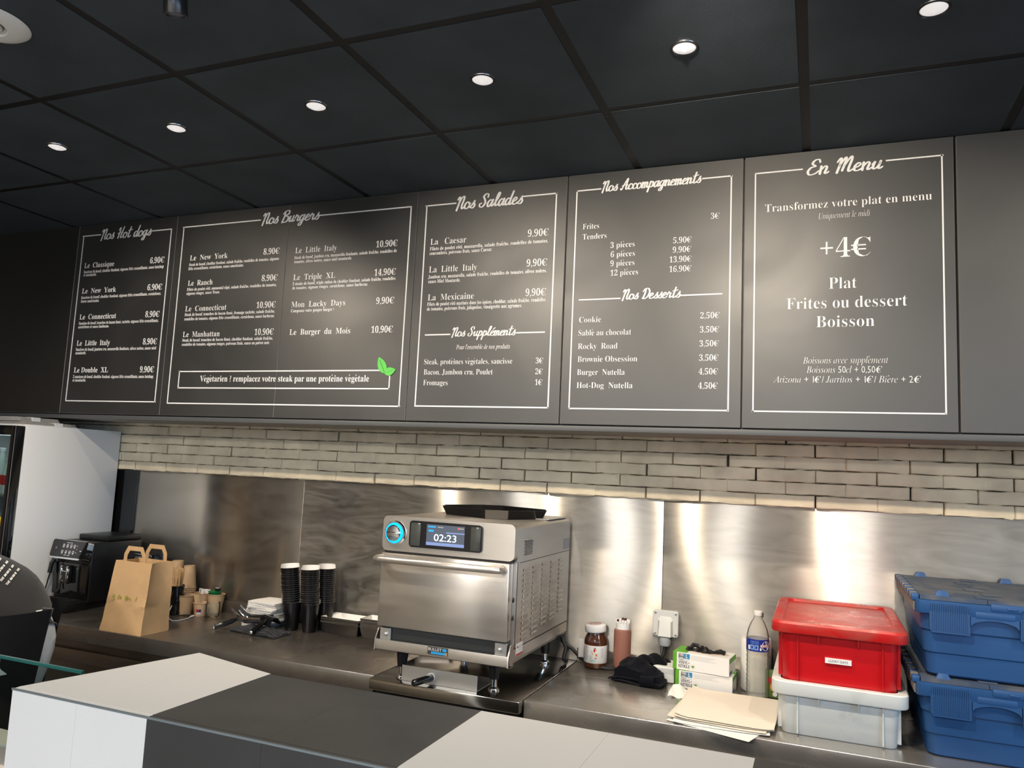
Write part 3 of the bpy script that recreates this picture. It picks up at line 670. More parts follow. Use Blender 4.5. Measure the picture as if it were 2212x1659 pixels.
for k, x in enumerate((.6, 2.55)):  # unseen panels, added to brighten the front tiles and the boards
    t = thing('added_led_panel', 'added square led ceiling panel over the customer side, %s' % ('nearer the left wall', 'nearer the right wall')[k], 'ceiling lamp', (x, -4.2, H - .004), 0, 'added led panels over the customer side')
    b = MB(M['white']); 
    for a in (-1, 1): b.ext(a * .29 - .008, a * .29 + .008, -.298, .298, -.006, 0); b.ext(-.2815, .2815, a * .29 - .008, a * .29 + .008, -.006, 0)
    b.build('frame', t)
    b = MB(bpy.data.materials.get('added_led_diffuser') or mat('added_led_diffuser', (.9, .9, .88), .4, emit=(1.0, .975, .95), estr=88.0)); b.face([(-.28, -.28, -.003), (-.28, .28, -.003), (.28, .28, -.003), (.28, -.28, -.003)]); b.build('diffuser', t, fix=False)
t = thing('ceiling_vent', 'round white ceiling vent with curved slots, at the upper left corner', 'vent', (.905, -.985, H - .003))
b = MB(mat('vent_white', (0.93, 0.94, 0.94), 0.4)); b.lathe([(.045, -.004), (.05, -.0125), (.075, -.0125), (.098, -.006), (.105, 0), (.045, 0)], n=56, cap0=False, cap1=False); b.build('rim', t)
b = MB(mat('vent_inner', (0.35, 0.35, 0.36), 0.6), mat('vent_slat', (0.72, 0.73, 0.74), 0.4)); b.lathe([(.001, -.002), (.046, -.002)], n=40, cap0=False, cap1=False)
b.mi = 1
for r in (.008, .019, .030, .041): b.lathe([(r, -.003), (r + .0045, -.0095), (r + .007, -.0085), (r + .0035, -.003)], n=40, cap0=False, cap1=False)
b.build('grille', t)

# ------------------------------------------------------------------ worktops and units
def worktop(x0, x1, label, name='worktop', up=True, m='top', z=ZC, y0=YE, lip=.062):
    t = thing(name, label, 'worktop', ((x0 + x1) / 2, .55, 0), 0, 'steel worktops along the back wall')
    cx = (x0 + x1) / 2
    b = MB(M[m]); b.ext(x0 - cx, x1 - cx, y0 - .55, .864 - .55, z - lip, z, .003); b.build('top_plate', t)
    if up:
        b = MB(M[m]); b.ext(x0 - cx, x1 - cx, .846 - .55, .8655 - .55, z - .001, z + .055, .003); b.build('upstand', t)
    return t, cx
t, cx = worktop(-.497, 1.537, 'dark steel worktop under the coffee machine and the cup stacks', m='topdark')
b = MB(M['brownsteel']); b.ext(-.497 - cx, 1.5 - cx, .262 - .55, .86 - .55, .30, ZC - .0625); b.build('cabinet_front', t)
b = MB(M['brownsteel']); b.ext(-.497 - cx, 1.5 - cx, .245 - .55, .263 - .55, .745, .80, .004); b.build('drawer_rail', t)
b = MB(M['dark']); b.ext(-.497 - cx, 1.5 - cx, .30 - .55, .86 - .55, 0, .2995); b.build('plinth', t)
t, cx = worktop(2.1215, 4.9, 'bright steel worktop under the boxes, crates and glove boxes')
b = MB(M['brownsteel']); b.ext(2.135 - cx, 4.9 - cx, .28 - .55, .86 - .55, .10, ZC - .0625); b.build('cabinet_front', t)
b = MB(M['dark']); b.ext(2.135 - cx, 4.9 - cx, .33 - .55, .86 - .55, 0, .0995); b.build('plinth', t)
t = thing('undercounter_fridge', 'black undercounter fridge with a polished steel top, under the oven', 'fridge', (1.829, .55, 0))
b = MB(M['polish']); b.ext(-.2895, .2885, YE - .035 - .55, .864 - .55, ZC - .04, ZC, .003); b.build('top_plate', t)
b = MB(M['dark']); b.ext(-.285, .285, .245 - .55, .86 - .55, .02, ZC - .0405); b.build('body', t)
for zz in (.625, .395, .165):
    b = MB(M['black']); b.ext(-.275, .275, .222 - .55, .2445 - .55, zz, zz + .215, .004); d = b.build('drawer', t)
    b = MB(M['alu']); b.ext(-.24, .24, .206 - .55, .2215 - .55, zz + .183, zz + .196, .002); b.build('handle', d)
b = MB(M['dark'])
for x in (-.25, .25):
    for y in (-.27, .26): b.lathe([(.02, 0), (.02, .02)], (x, y, 0), 16)
b.build('foot', t)

# ------------------------------------------------------------------ tiled front counter
ZF = 1.21; YFF = -1.224
t = thing('tiled_counter', 'front counter clad in big black and white tiles', 'counter', (2.3, -1.06, 0))
ox, oy = 2.3, -1.06
cuts = [1.6185, 1.957, 2.449, 2.944, 3.436, 3.93, 4.42]
b = MB(M['wtile'], M['btile'], M['grout'], M['bgrout'])
for k in range(6):
    xa, xb = cuts[k], cuts[k + 1]
    col = k % 2
    subs = 2
    for s in range(subs):
        u0 = xa + (xb - xa) * s / subs + (.00015 if s else 0); u1 = xa + (xb - xa) * (s + 1) / subs - (.00015 if s < subs - 1 else 0)
        b.mi = col
        # top tile
        if k == 0:
            # the counter widens towards its left end
            def back(x): return -.834 + (-.895 + .834) * (x - 1.70) / (1.957 - 1.70)
            lx = [(1.6185, 1.704), (1.7875, 1.829), (1.957, 1.956)]
            (f0, r0), (f1, r1) = lx[s], lx[s + 1]
            f0 += .0003 * s; r0 += .0003 * s
            b.prism([(f0 - ox, YFF + .0122 - oy), (f1 - ox, YFF + .0122 - oy), (r1 - ox, back(r1) - oy), (r0 - ox, back(r0) - oy)], ZF - .012, ZF)
            b.prism([(f0 - ox, YFF - oy), (f1 - ox, YFF - oy), (f1 - ox, YFF + .012 - oy), (f0 - ox, YFF + .012 - oy)], 0.02, ZF - .0005)
        else:
            b.ext(u0 - ox, u1 - ox, YFF + .0122 - oy, -.898 - oy, ZF - .012, ZF)
            # front tiles run down in 33 cm courses
            zt = ZF - .0005
            while zt > .02:
                zb = max(.02, zt - .33); b.ext(u0 - ox, u1 - ox, YFF - oy, YFF + .012 - oy, zb + .0012, zt); zt = zb
b.build('tile_cladding', t)
b = MB(mat('counter_core', (.06, .058, .055), .5)); b.prism([(1.64 - ox, YFF + .0125 - oy), (4.42 - ox, YFF + .0125 - oy), (4.42 - ox, -.90 - oy), (1.957 - ox, -.90 - oy), (1.71 - ox, -.842 - oy)], 0, ZF - .0125); b.build('core', t)
b = MB(M['trimline']); b.ext(1.6165 - ox, 4.42 - ox, YFF - .0015 - oy, YFF + .002 - oy, ZF - .0035, ZF + .0006, .0008, 1); b.build('edge_trim', t)
# glazed display to the left of it
t = thing('glass_display', 'glass food display with a green-edged pane, left of the tiled counter', 'display', (.7, -.9, 0))
b = MB(M['wallp']); b.ext(-1.4, .84, -.30, .33, 0, .80, .004); b.build('base', t)
b = MB(mat('display_deck', (.62, .58, .50), .5)); b.ext(-1.4, .85, -.22, .10, .801, .925, .004); b.build('deck', t)
b = MB(M['pane']); b.ext(-1.4, .70, .012, .020, .9255, 1.131); b.build('pane', t)
b = MB(M['paneedge']); b.ext(-1.4, .70, .0115, .0205, 1.1315, 1.139, .001, 1); b.build('pane_edge', t)
b = MB(mat('glass_joint', (.35, .45, .45), .2)); b.ext(.395, .399, .0105, .0115, .94, 1.12); b.build('joint', t)

# ------------------------------------------------------------------ oven
OX0, OX1, OY0, OY1, OZ0, OZ1 = 1.555, 2.075, .205, .84, 1.0, 1.478
ocx, ocy = (OX0 + OX1) / 2, .52
t = thing('rapid_cook_oven', 'stainless steel countertop oven with a blue-lit knob and display', 'oven', (ocx, ocy, ZC))
w = (OX1 - OX0) / 2
def oy_(y): return y - ocy
def oz_(z): return z - ZC
b = MB(M['oven'])
b.loft([rry(0, (oz_(OZ0 + .035) + oz_(OZ1)) / 2, w * 2, OZ1 - OZ0 - .035, .022, oy_(y), 6) for y in (OY0 + .035, OY1)])
b.build('housing', t)
# control fascia with rounded shoulders
b = MB(M['oven'])
b.loft([rry(0, (1.354 + 1.479) / 2 - ZC, w * 2 + .001, .125, .02, oy_(y), 6) for y in (OY0 + .002, OY0 + .034)])
b.build('control_panel', t)
# door
b = MB(M['oven']); b.ext(-w + .004, w - .012, oy_(OY0 - .008), oy_(OY0 + .033), oz_(1.086), oz_(1.346), .004); door = b.build('door', t)
b = MB(M['dark']); b.ext(-w + .01, w - .01, oy_(OY0 + .004), oy_(OY0 + .033), oz_(1.347), oz_(1.3535)); b.build('door_gap', t)
b = MB(M['oven']); zz = oz_(1.328)
b.tube([(-w + .012, oy_(OY0 - .01), zz), (-w + .004, oy_(OY0 - .035), zz), (-w + .010, oy_(OY0 - .052), zz), (-w + .03, oy_(OY0 - .058), zz), (0, oy_(OY0 - .06), zz), (w - .055, oy_(OY0 - .058), zz), (w - .034, oy_(OY0 - .052), zz), (w - .028, oy_(OY0 - .035), zz), (w - .034, oy_(OY0 - .01), zz)], .0125, 14)
b.build('handle', door)
b = MB(mat('oven_sill', (.07, .075, .08), .4, .6)); b.ext(-w + .012, w - .014, oy_(OY0 + .012), oy_(OY0 + .034), oz_(1.018), oz_(1.0855)); b.build('door_sill', t)
# crumb lip below the door
b = MB(M['oven'])
prof = [(OY0 - .006, 1.040), (OY0 - .009, 1.028), (OY0 - .006, 1.006), (OY0 + .012, .999), (OY0 + .034, .999), (OY0 + .034, 1.004), (OY0 + .014, 1.004), (OY0 + .0, 1.01), (OY0 - .004, 1.028), (OY0 - .002, 1.040)]
b.loft([[(x, oy_(y), oz_(z)) for y, z in prof] for x in (-w, -w + .02, 0, w - .02, w)])
for s in (-1, 1):
    x = s * (w - .002); 
    b.prism([(oy_(OY0 - .012), oz_(1.004)), (oy_(OY0 + .036), oz_(1.0)), (oy_(OY0 + .036), oz_(1.075)), (oy_(OY0 + .01), oz_(1.075)), (oy_(OY0 - .010), oz_(1.042))], x - .002, x + .002, 'X')
b.build('crumb_lip', t)
b = MB(M['alu'])
for s in (-1, 1):
    b.ext(s * (w - .035) - .022, s * (w - .035) + .022, oy_(OY0 + .002), oy_(OY0 + .0115), oz_(1.022), oz_(1.080), .001, 1)
    b.lathe([(.006, 0), (.006, -.006), (.004, -.008)], (s * (w - .038), oy_(OY0 + .002), oz_(1.058)), 16, axis='Y')
b.build('bracket', t)
b = MB(M['dark']); 
for z in (1.225, 1.165): b.lathe([(.007, 0), (.007, -.0022), (.004, -.003)], (0, 0, 0), 16, axis='X') if False else b.loft([[(w - .002 + dx, oy_(OY0 + .012) + r * math.cos(a), oz_(z) + r * math.sin(a) * 1.25) for a in [2 * math.pi * q / 16 for q in range(16)]] for dx, r in ((0, .0075), (.0035, .006))])
b.build('door_screw', t)
# display
b = MB(M['gloss']); b.loft([rry(-.004, oz_(1.421), .288, .094, .012, oy_(y), 5) for y in (OY0 - .004, OY0 + .012)]); disp = b.build('display_bezel', t)
b = MB(M['screen'], M['scrband'], M['scrtext'], M['scrblue'], M['scrred'], M['inkgrey'])
yv = oy_(OY0 - .0046); sx0, sx1, sz0, sz1 = -.078, .072, oz_(1.386), oz_(1.459)
def quad(mb, x0, x1, z0, z1, y): mb.face([(x0, y, z0), (x1, y, z0), (x1, y, z1), (x0, y, z1)])
quad(b, sx0, sx1, sz0, sz1, yv)
b.mi = 1; quad(b, sx0, sx1, sz0, sz0 + .011, yv - .0003); quad(b, .0, sx1, sz1 - .0275, sz1 - .0235, yv - .0003)
b.mi = 3; quad(b, sx0 + .006, sx0 + .036, sz1 - .010, sz1 - .0055, yv - .0003); quad(b, sx0 + .008, sx0 + .028, sz1 - .025, sz1 - .0185, yv - .0003)
b.mi = 5; quad(b, sx0 + .044, sx0 + .066, sz1 - .0095, sz1 - .0065, yv - .0003); quad(b, sx1 - .02, sx1 - .004, sz1 - .0095, sz1 - .0065, yv - .0003)
b.mi = 4; b.face([(sx1 - .024 + .0035 * math.cos(a), yv - .0003, sz1 - .008 + .0035 * math.sin(a)) for a in [2 * math.pi * q / 12 for q in range(12)]])
b.mi = 2; put_text(b, '02:23', 'n', lambda x, z: (-.047 + x, yv - .0006, sz0 + .0165 + z), .088, .035, res=4)
b.build('screen', disp, fix=False)
b = MB(mat('display_clip', (.06, .065, .06), .12))
for x0, x1 in ((-.142, -.102), (.096, .134)): b.ext(x0, x1, oy_(OY0 - .0055), oy_(OY0 - .004), oz_(1.38), oz_(1.462), .002)
b.build('side_window', disp)
# knob with light ring
kx, kz = 1.608 - ocx, oz_(1.419)
b = MB(M['chrome']); b.lathe([(.0435, .004), (.0445, -.004), (.041, -.010), (.037, -.010), (.036, -.006)], (kx, oy_(OY0), kz), 40, axis='Y', cap0=False, cap1=False); kn = b.build('knob', t)
b = MB(M['bluering']); b.lathe([(.0365, -.005), (.034, -.012), (.030, -.012), (.0285, -.006)], (kx, oy_(OY0), kz), 40, axis='Y', cap0=False, cap1=False); b.build('light_ring', kn)
b = MB(M['chrome'], M['ink']); b.lathe([(.030, -.006), (.029, -.017), (.026, -.020), (.014, -.0215), (.001, -.022)], (kx, oy_(OY0), kz), 40, axis='Y', cap0=False, cap1=True)
b.mi = 0
b.ext(kx - .024, kx + .024, oy_(OY0 - .025), oy_(OY0 - .019), kz - .004, kz + .004, .002)
b.build('knob_cap', kn)
# right side: louvres, hood vent, plates
b = MB(M['oven'], M['dark'])
for c, yy in enumerate((.335, .435, .535, .635, .735)):
    nrow = 14 if c < 2 else (13 if c < 4 else 12)
    for r in range(nrow):
        z = 1.322 - r * .0182; hw = .030
        y = yy
        b.mi = 0
        b.loft([[(w + .0005, oy_(y - hw), oz_(z)), (w + .0005, oy_(y + hw), oz_(z)), (w + .0005, oy_(y + hw), oz_(z - .010)), (w + .0005, oy_(y - hw), oz_(z - .010))],
                [(w + .0045, oy_(y - hw + .004), oz_(z - .002)), (w + .0045, oy_(y + hw - .004), oz_(z - .002)), (w + .0035, oy_(y + hw - .006), oz_(z - .008)), (w + .0035, oy_(y - hw + .006), oz_(z - .008))]], cap0=False)
        b.mi = 1; b.face([(w + .0012, oy_(y - hw - .004), oz_(z - .001)), (w + .0012, oy_(y - hw), oz_(z - .001)), (w + .0012, oy_(y - hw), oz_(z - .009)), (w + .0012, oy_(y - hw - .004), oz_(z - .009))])
b.build('louvre', t, fix=True)
b = MB(M['oven'], M['dark'])
b.prism([(oy_(.30), oz_(1.424)), (oy_(.40), oz_(1.421)), (oy_(.40), oz_(1.4195)), (oy_(.30), oz_(1.4225))], w, w + .014, 'X')
b.mi = 1
for r in range(9):
    for c in range(10):
        y = .305 + c * .0085 + (r % 2) * .004; z = 1.417 - r * .006
        b.face([(w + .0006, oy_(y + .003 * math.cos(a)), oz_(z + .0022 * math.sin(a))) for a in [2 * math.pi * q / 8 for q in range(8)]])
b.build('vent_hood', t, fix=False)
b = MB(M['dark']); b.ext(w + .0002, w + .0009, oy_(OY0 + .06), oy_(OY1 - .004), oz_(1.3445), oz_(1.3465)); b.ext(w + .0002, w + .0009, oy_(OY0 + .04), oy_(OY0 + .042), oz_(1.06), oz_(1.35)); b.ext(w + .0002, w + .0009, oy_(.27), oy_(OY1 - .004), oz_(1.057), oz_(1.0585)); b.build('panel_seam', t)
b = MB(mat('rating_plate', (.20, .21, .22), .4), M['inkgrey']); b.ext(w, w + .0008, oy_(.755), oy_(.832), oz_(1.355), oz_(1.396))
b.mi = 1
for q in range(5): b.face([(w + .0011, oy_(.762), oz_(1.390 - q * .007)), (w + .0011, oy_(.825), oz_(1.390 - q * .007)), (w + .0011, oy_(.825), oz_(1.388 - q * .007)), (w + .0011, oy_(.762), oz_(1.388 - q * .007))])
b.build('rating_plate', t, fix=False)
b = MB(M['white'], M['inkred'], M['inkgrey']); b.ext(w, w + .0008, oy_(.262), oy_(.325), oz_(1.032), oz_(1.070))
b.mi = 1; b.face([(w + .001, oy_(.262), oz_(1.032)), (w + .001, oy_(.325), oz_(1.032)), (w + .001, oy_(.325), oz_(1.037)), (w + .001, oy_(.262), oz_(1.037))])
b.face([(w + .001, oy_(.266), oz_(1.056)), (w + .001, oy_(.282), oz_(1.056)), (w + .001, oy_(.274), oz_(1.067))])
b.mi = 2
for q in range(4): b.face([(w + .001, oy_(.29), oz_(1.064 - q * .006)), (w + .001, oy_(.32), oz_(1.064 - q * .006)), (w + .001, oy_(.32), oz_(1.0625 - q * .006)), (w + .001, oy_(.29), oz_(1.0625 - q * .006))])
b.build('service_sticker', t, fix=False)
yv = oy_(OY0 - .0098)
b = MB(M['badge'], M['white'], M['scrblue'], M['inkor']); b.mats[2] = mat('badge_blue', (.03, .35, .75), .35)
bx0, bx1, bz0, bz1 = 1.770 - ocx, 1.848 - ocx, oz_(1.014), oz_(1.040)
quad(b, bx0, bx1, bz0, bz1, yv)
b.mi = 2; quad(b, bx0 + .014, bx1 - .006, bz0 + .002, bz0 + .010, yv - .0004); b.face([(bx1 - .012 + .009 * math.cos(a), yv - .0005, bz1 - .0075 + .0055 * math.sin(a)) for a in [2 * math.pi * q / 14 for q in range(14)]])
b.mi = 3; quad(b, bx1 - .013, bx1 - .002, bz0 + .001, bz0 + .011, yv - .0003)
b.mi = 1; put_text(b, 'BULLET', 'n', lambda x, z: (bx0 + .003 + x, yv - .0007, bz0 + .013 + z), .052, .014)
b.build('badge', t, fix=False)
# underside and four legs
b = MB(M['oven']); 
prof = [(w, 1.06), (w, 1.02), (w - .012, 1.004), (w - .03, .999), (-w + .03, .999), (-w + .012, 1.004), (-w, 1.02), (-w, 1.06)]
b.loft([[(x, oy_(y), oz_(z)) for x, z in prof] for y in (OY0 + .0355, OY1 - .001)]); b.build('base_pan', t)
for lx, ly in ((1.636, .262), (1.992, .28), (1.66, .74), (2.02, .742)):
    b = MB(M['black'], M['chrome'])
    b.lathe([(.0225, .0985), (.0225, .094), (.0165, .044), (.0165, .042)], (lx - ocx, ly - ocy, 0), 24); b.mi = 1
    b.lathe([(.011, .0415), (.011, .016), (.0125, .015), (.019, .010), (.0205, .005), (.0205, 0.0)], (lx - ocx, ly - ocy, 0), 24)
    b.build('leg', t)
tag(MB(M['cableb']).tube([(2.03, .846, .99), (2.06, .852, .97), (2.10, .855, .945), (2.14, .84, .918), (2.18, .812, .909), (2.22, .775, .908), (2.27, .775, .908), (2.31, .79, .909), (2.36, .822, .91), (2.42, .835, .912), (2.46, .842, .93), (2.475, .850, .975), (2.479, .853, 1.0)], .0075, 10).build('power_cable'), 'thick black power cable running from the oven past the spread jar', 'cable')
tag(MB(M['cableb']).tube([(2.055, .846, .99), (2.075, .842, .95), (2.08, .80, .912), (2.095, .79, .9085)], .008, 10).build('hose'), 'short black hose curling down behind the oven', 'cable')

# black card tray and the sheet on top of the oven
t = thing('card_tray', 'shallow black card tray on top of the oven', 'tray', (1.83, .60, OZ1 + .0005), math.radians(-24))
def octo(wx, wy, c, z): return [(-wx + c, -wy, z), (wx - c, -wy, z), (wx, -wy + c, z), (wx, wy - c, z), (wx - c, wy, z), (-wx + c, wy, z), (-wx, wy - c, z), (-wx, -wy + c, z)]
b = MB(M['blackcup'])
b.loft([octo(.175, .155, .06, 0), octo(.188, .168, .062, .034), octo(.186, .166, .062, .034), octo(.173, .153, .06, .002)]); b.build('shell', t)
t['label'] = 'shallow black card tray on top of the oven'
b = MB(M['alu']); b.ext(-.05, .05, -.12, .12, 0, .003, .001, 1)
o = b.build('steel_plate', loc=(2.018, .70, OZ1 + .001)); tag(o, 'thin bare steel plate on the right rear of the oven top', 'plate')

# paddle standing under the oven
t = thing('oven_paddle', 'aluminium oven paddle with black handle lying under the oven', 'paddle', (1.80, .26, ZC + .0005))
b = MB(M['alu']); b.ext(-.148, .148, -.026, -.0235, 0, .053, .0008, 1); b.ext(-.148, .148, -.0234, .16, 0, .0025, .0008, 1); b.build('blade', t)
b = MB(M['gloss']); b.tube([(-.03, -.0265, .024), (-.03, -.04, .024), (-.034, -.06, .025), (-.040, -.10, .026), (-.043, -.125, .0265), (-.044, -.133, .0265)], [.0135, .0135, .0125, .0125, .0125, .007], 18); b.build('handle', t)
b = MB(M['white']); b.loft([[(-.03 + .0165 * math.cos(a), y, .024 + .0165 * math.sin(a)) for a in [2 * math.pi * q / 20 for q in range(20)]] for y in (-.0285, -.0262)]); b.build('collar', t)

# ------------------------------------------------------------------ drinks fridge at the left end
FX = -.50
t = thing('drinks_fridge', 'tall white drinks fridge with a black framed glass door', 'fridge', (FX - .33, .54, 0))
cx, cy = FX - .33, .54
b = MB(M['fridge'])
for x0, x1 in ((.302, .33), (-.33, -.302)): b.ext(x0, x1, .288 - cy, .838 - cy, .06, 1.777, .004)
b.ext(-.3015, .3015, .288 - cy, .838 - cy, 1.745, 1.777, .003); b.ext(-.3015, .3015, .288 - cy, .838 - cy, .06, .12); b.ext(-.3015, .3015, .815 - cy, .838 - cy, .1205, 1.7445)
b.build('cabinet', t)
b = MB(M['dark']); b.ext(-.32, .32, .30 - cy, .83 - cy, 0, .0595); b.build('plinth', t)
b = MB(M['gloss'], M['alu'])
for x0, x1 in ((.300, .331), (-.331, -.300)): b.ext(x0, x1, .238 - cy, .2865 - cy, .07, 1.768, .003)
b.ext(-.2995, .2995, .238 - cy, .2865 - cy, 1.722, 1.768, .003); b.ext(-.2995, .2995, .238 - cy, .2865 - cy, .07, .13, .003)
b.mi = 1; b.ext(.3305, .3318, .2372 - cy, .2392 - cy, .07, 1.768); b.build('door', t)
b = MB(M['pane']); b.ext(-.2995, .2995, .256 - cy, .262 - cy, .1305, 1.7215); b.build('door_glass', t)
b = MB(M['alu'])
for z in (1.435, 1.14, .80, .45): b.ext(-.30, .30, .30 - cy, .81 - cy, z - .012, z, .002)
b.build('shelf', t)
b = MB(M['fridgelight']); b.ext(-.28, .28, .30 - cy, .315 - cy, 1.722, 1.742); b.build('light_strip', t)
b = MB(M['yellow'], M['inkor']); b.ext(.165, .2985, .2525 - cy, .2555 - cy, 1.225, 1.335); b.mi = 1
quad(b, .262, .269, 1.25, 1.285, .252 - cy); quad(b, .272, .290, 1.305, 1.313, .252 - cy); b.build('price_tag', t, fix=False)['label'] = 'yellow price tag on the glass'
def make_bottle(name, label, cat, loc, body, labmat, capmat, group):
    t = thing(name, label, cat, loc, 0, group)
    b = MB(body); b.lathe([(.027, 0), (.03, .004), (.03, .10), (.027, .125), (.014, .175), (.0125, .20), (.0125, .215)], n=24); b.build('bottle_body', t)
    b = MB(labmat); b.lathe([(.0305, .045), (.0305, .092)], n=24, cap0=False, cap1=False); b.build('label_band', t)
    b = MB(capmat); b.lathe([(.0145, .208), (.0145, .222), (.012, .224)], n=20); b.build('cap', t)
    return t
wl = mat('red_white_label', (.75, .72, .70), .5); cola = mat('cola', (.012, .006, .004), .1, coat=.5); clr = mat('clear_drink', (.60, .66, .62), .08, coat=.4)
b1 = make_bottle('drink_bottle', 'clear bottle with a red label on the top fridge shelf, nearest the door edge', 'bottle', (FX - .075, .34, 1.4355), clr, M['inkred'], M['white'], 'bottles in the drinks fridge')
dup(b1, (FX - .145, .34, 1.4355), 'clear bottle with a red label on the top fridge shelf, second from the door edge')
dup(b1, (FX - .215, .34, 1.4355), 'clear bottle with a red label on the top fridge shelf, third from the door edge')
b2 = make_bottle('drink_bottle', 'dark bottle with a yellow cap on the middle fridge shelf, nearest the door edge', 'bottle', (FX - .075, .34, 1.1405), cola, wl, M['yellow'], 'bottles in the drinks fridge')
dup(b2, (FX - .145, .34, 1.1405), 'dark bottle with a yellow cap on the middle fridge shelf, second from the door edge')
dup(b2, (FX - .215, .34, 1.1405), 'dark bottle with a yellow cap on the middle fridge shelf, third from the door edge')
# flattened cartons on top of the fridge
def carton(label, xr, y0, y1, z, h, tape):
    w = .44; t = thing('flat_carton', label, 'carton', (xr - w / 2, (y0 + y1) / 2, z), 0, 'flattened cartons on the fridge')
    d = (y1 - y0) / 2; n = 3
    b = MB(mat('carton_grey', (.50, .47, .44), .8) if 'carton_grey' not in bpy.data.materials else bpy.data.materials['carton_grey'])
    for k in range(n): b.ext(-w / 2 + k * .004, w / 2 - k * .002, -d, d - k * .004, k * h / n, (k + 1) * h / n - .0016, .0008, 1)
    b.build('sheet_stack', t)
    b = MB(M['white']); b.ext(-w / 2 - .001, w / 2 + .001, tape - .022 - (y0 + y1) / 2, tape + .022 - (y0 + y1) / 2, .0002, h + .0005, .0005, 1); b.build('tape', t)
    b = MB(M['dark']); b.loft([[(x, d + .001, .002), (x, d + .022, h * .5), (x, d + .001, h - .002)] for x in (-w / 2 + .02, w / 2 - .005)]); b.build('fold', t)
carton('lower flattened carton with a white band, directly on the fridge top', -.512, .292, .575, 1.7775, .016, .47)
carton('upper flattened carton with a white band, topmost on the fridge', -.545, .285, .50, 1.7945, .020, .37)

# ------------------------------------------------------------------ coffee machine
t = thing('coffee_machine', 'black bean-to-cup coffee machine beside the white fridge', 'coffee machine', (-.3645, .64, ZC))
cx, cy = -.3645, .64
b = MB(M['black']); b.ext(-.1175, .1175, .515 - cy, .815 - cy, .028, .318, .010, 3); b.build('housing', t)
b = MB(M['gloss']); b.ext(-.1165, -.055, .502 - cy, .5145 - cy, .06, .215, .006); b.ext(-.054, .1165, .500 - cy, .5145 - cy, .03, .215, .004); b.build('front_panel', t)
b = MB(M['black']); b.ext(-.118, .118, .40 - cy, .5145 - cy, 0, .045, .006); b.ext(-.11, .11, .5148 - cy, .80 - cy, 0.0, .0278); tr = b.build('drip_tray', t)
b = MB(M['dark']); 
for i in range(9):
    for j in range(4): b.ext(-.104 + i * .0232, -.104 + i * .0232 + .017, .41 - cy + j * .024, .41 - cy + j * .024 + .017, .0452, .048, .001, 1)
b.build('drip_grate', tr)
TL = Matrix.Translation((0, .492 - cy, .278)) @ Matrix.Rotation(math.radians(-13), 4, 'X')
b = MB(M['chrome']); b.T = TL; b.loft([rry(0, 0, .238, .092, .014, y) for y in (-.012, .022)]); cp = b.build('control_rim', t)
b = MB(M['gloss'], M['white']); b.T = TL; b.loft([rry(0, .003, .230, .083, .011, y) for y in (-.0145, -.0118)])
b.mi = 1
yv = -.015
for i, x in enumerate((-.035, -.01, .015, .038)):
    for j, z in enumerate((.018, -.012)):
        b.loft([rry(x, z, .012, .014, .003, yv, 2), rry(x, z, .012, .014, .003, yv - .0004, 2)], cap0=False)
        b.mi = 0; b.loft([rry(x, z + .001, .006, .008, .002, yv - .0004, 2), rry(x, z + .001, .006, .008, .002, yv - .0006, 2)], cap0=False); b.mi = 1
        quad(b, x - .005, x + .005, z - .011, z - .0095, yv)
for x, z in ((.056, .02), (.056, .004), (.056, -.012)): quad(b, x - .002, x + .002, z - .002, z + .002, yv)
quad(b, .078, .090, -.004, -.001, yv); quad(b, -.02, .02, .031, .033, yv); quad(b, -.02, -.005, -.029, -.027, yv); quad(b, .0, .02, -.029, -.027, yv)
for q in range(8):
    a = q * math.pi / 4; quad(b, -.082 + .004 * math.cos(a) - .0008, -.082 + .004 * math.cos(a) + .0008, .003 + .004 * math.sin(a) - .0008, .003 + .004 * math.sin(a) + .0008, yv)
b.build('touch_panel', cp, fix=False)
b = MB(M['black'], M['chrome']); b.ext(-.045, .02, .474 - cy, .4995 - cy, .118, .205, .006); b.mi = 1
for x in (-.026, .013): b.lathe([(.008, .118), (.008, .200), (.005, .203)], (x, .478 - cy, 0), 16)
b.mi = 1; quad(b, -.02, .004, .176, .179, .4735 - cy); quad(b, -.026, -.010, .131, .133, .4735 - cy); b.build('spout', t, fix=False)
b = MB(M['black'], M['chrome']); b.tube([(-.105, .495 - cy, .225), (-.112, .485 - cy, .205), (-.113, .48 - cy, .16)], .010, 12); b.mi = 1; b.tube([(-.113, .48 - cy, .16), (-.118, .468 - cy, .085), (-.120, .464 - cy, .065)], .0055, 12); b.build('steam_wand', t)
b = MB(M['black'], M['dark']); b.mi = 1
for i in range(16):
    for j in range(5):
        y = .60 + i * .012 - cy + (j % 2) * .006; z = .275 - j * .010 + .012
        b.face([(.1182, y - .004, z), (.1182, y, z - .0035), (.1182, y + .004, z), (.1182, y, z + .0035)])
b.build('side_grille', t, fix=False)
b = MB(M['black']); b.ext(-.085, .113, .60 - cy, .81 - cy, .3185, .345, .006); b.build('hopper_lid', t)

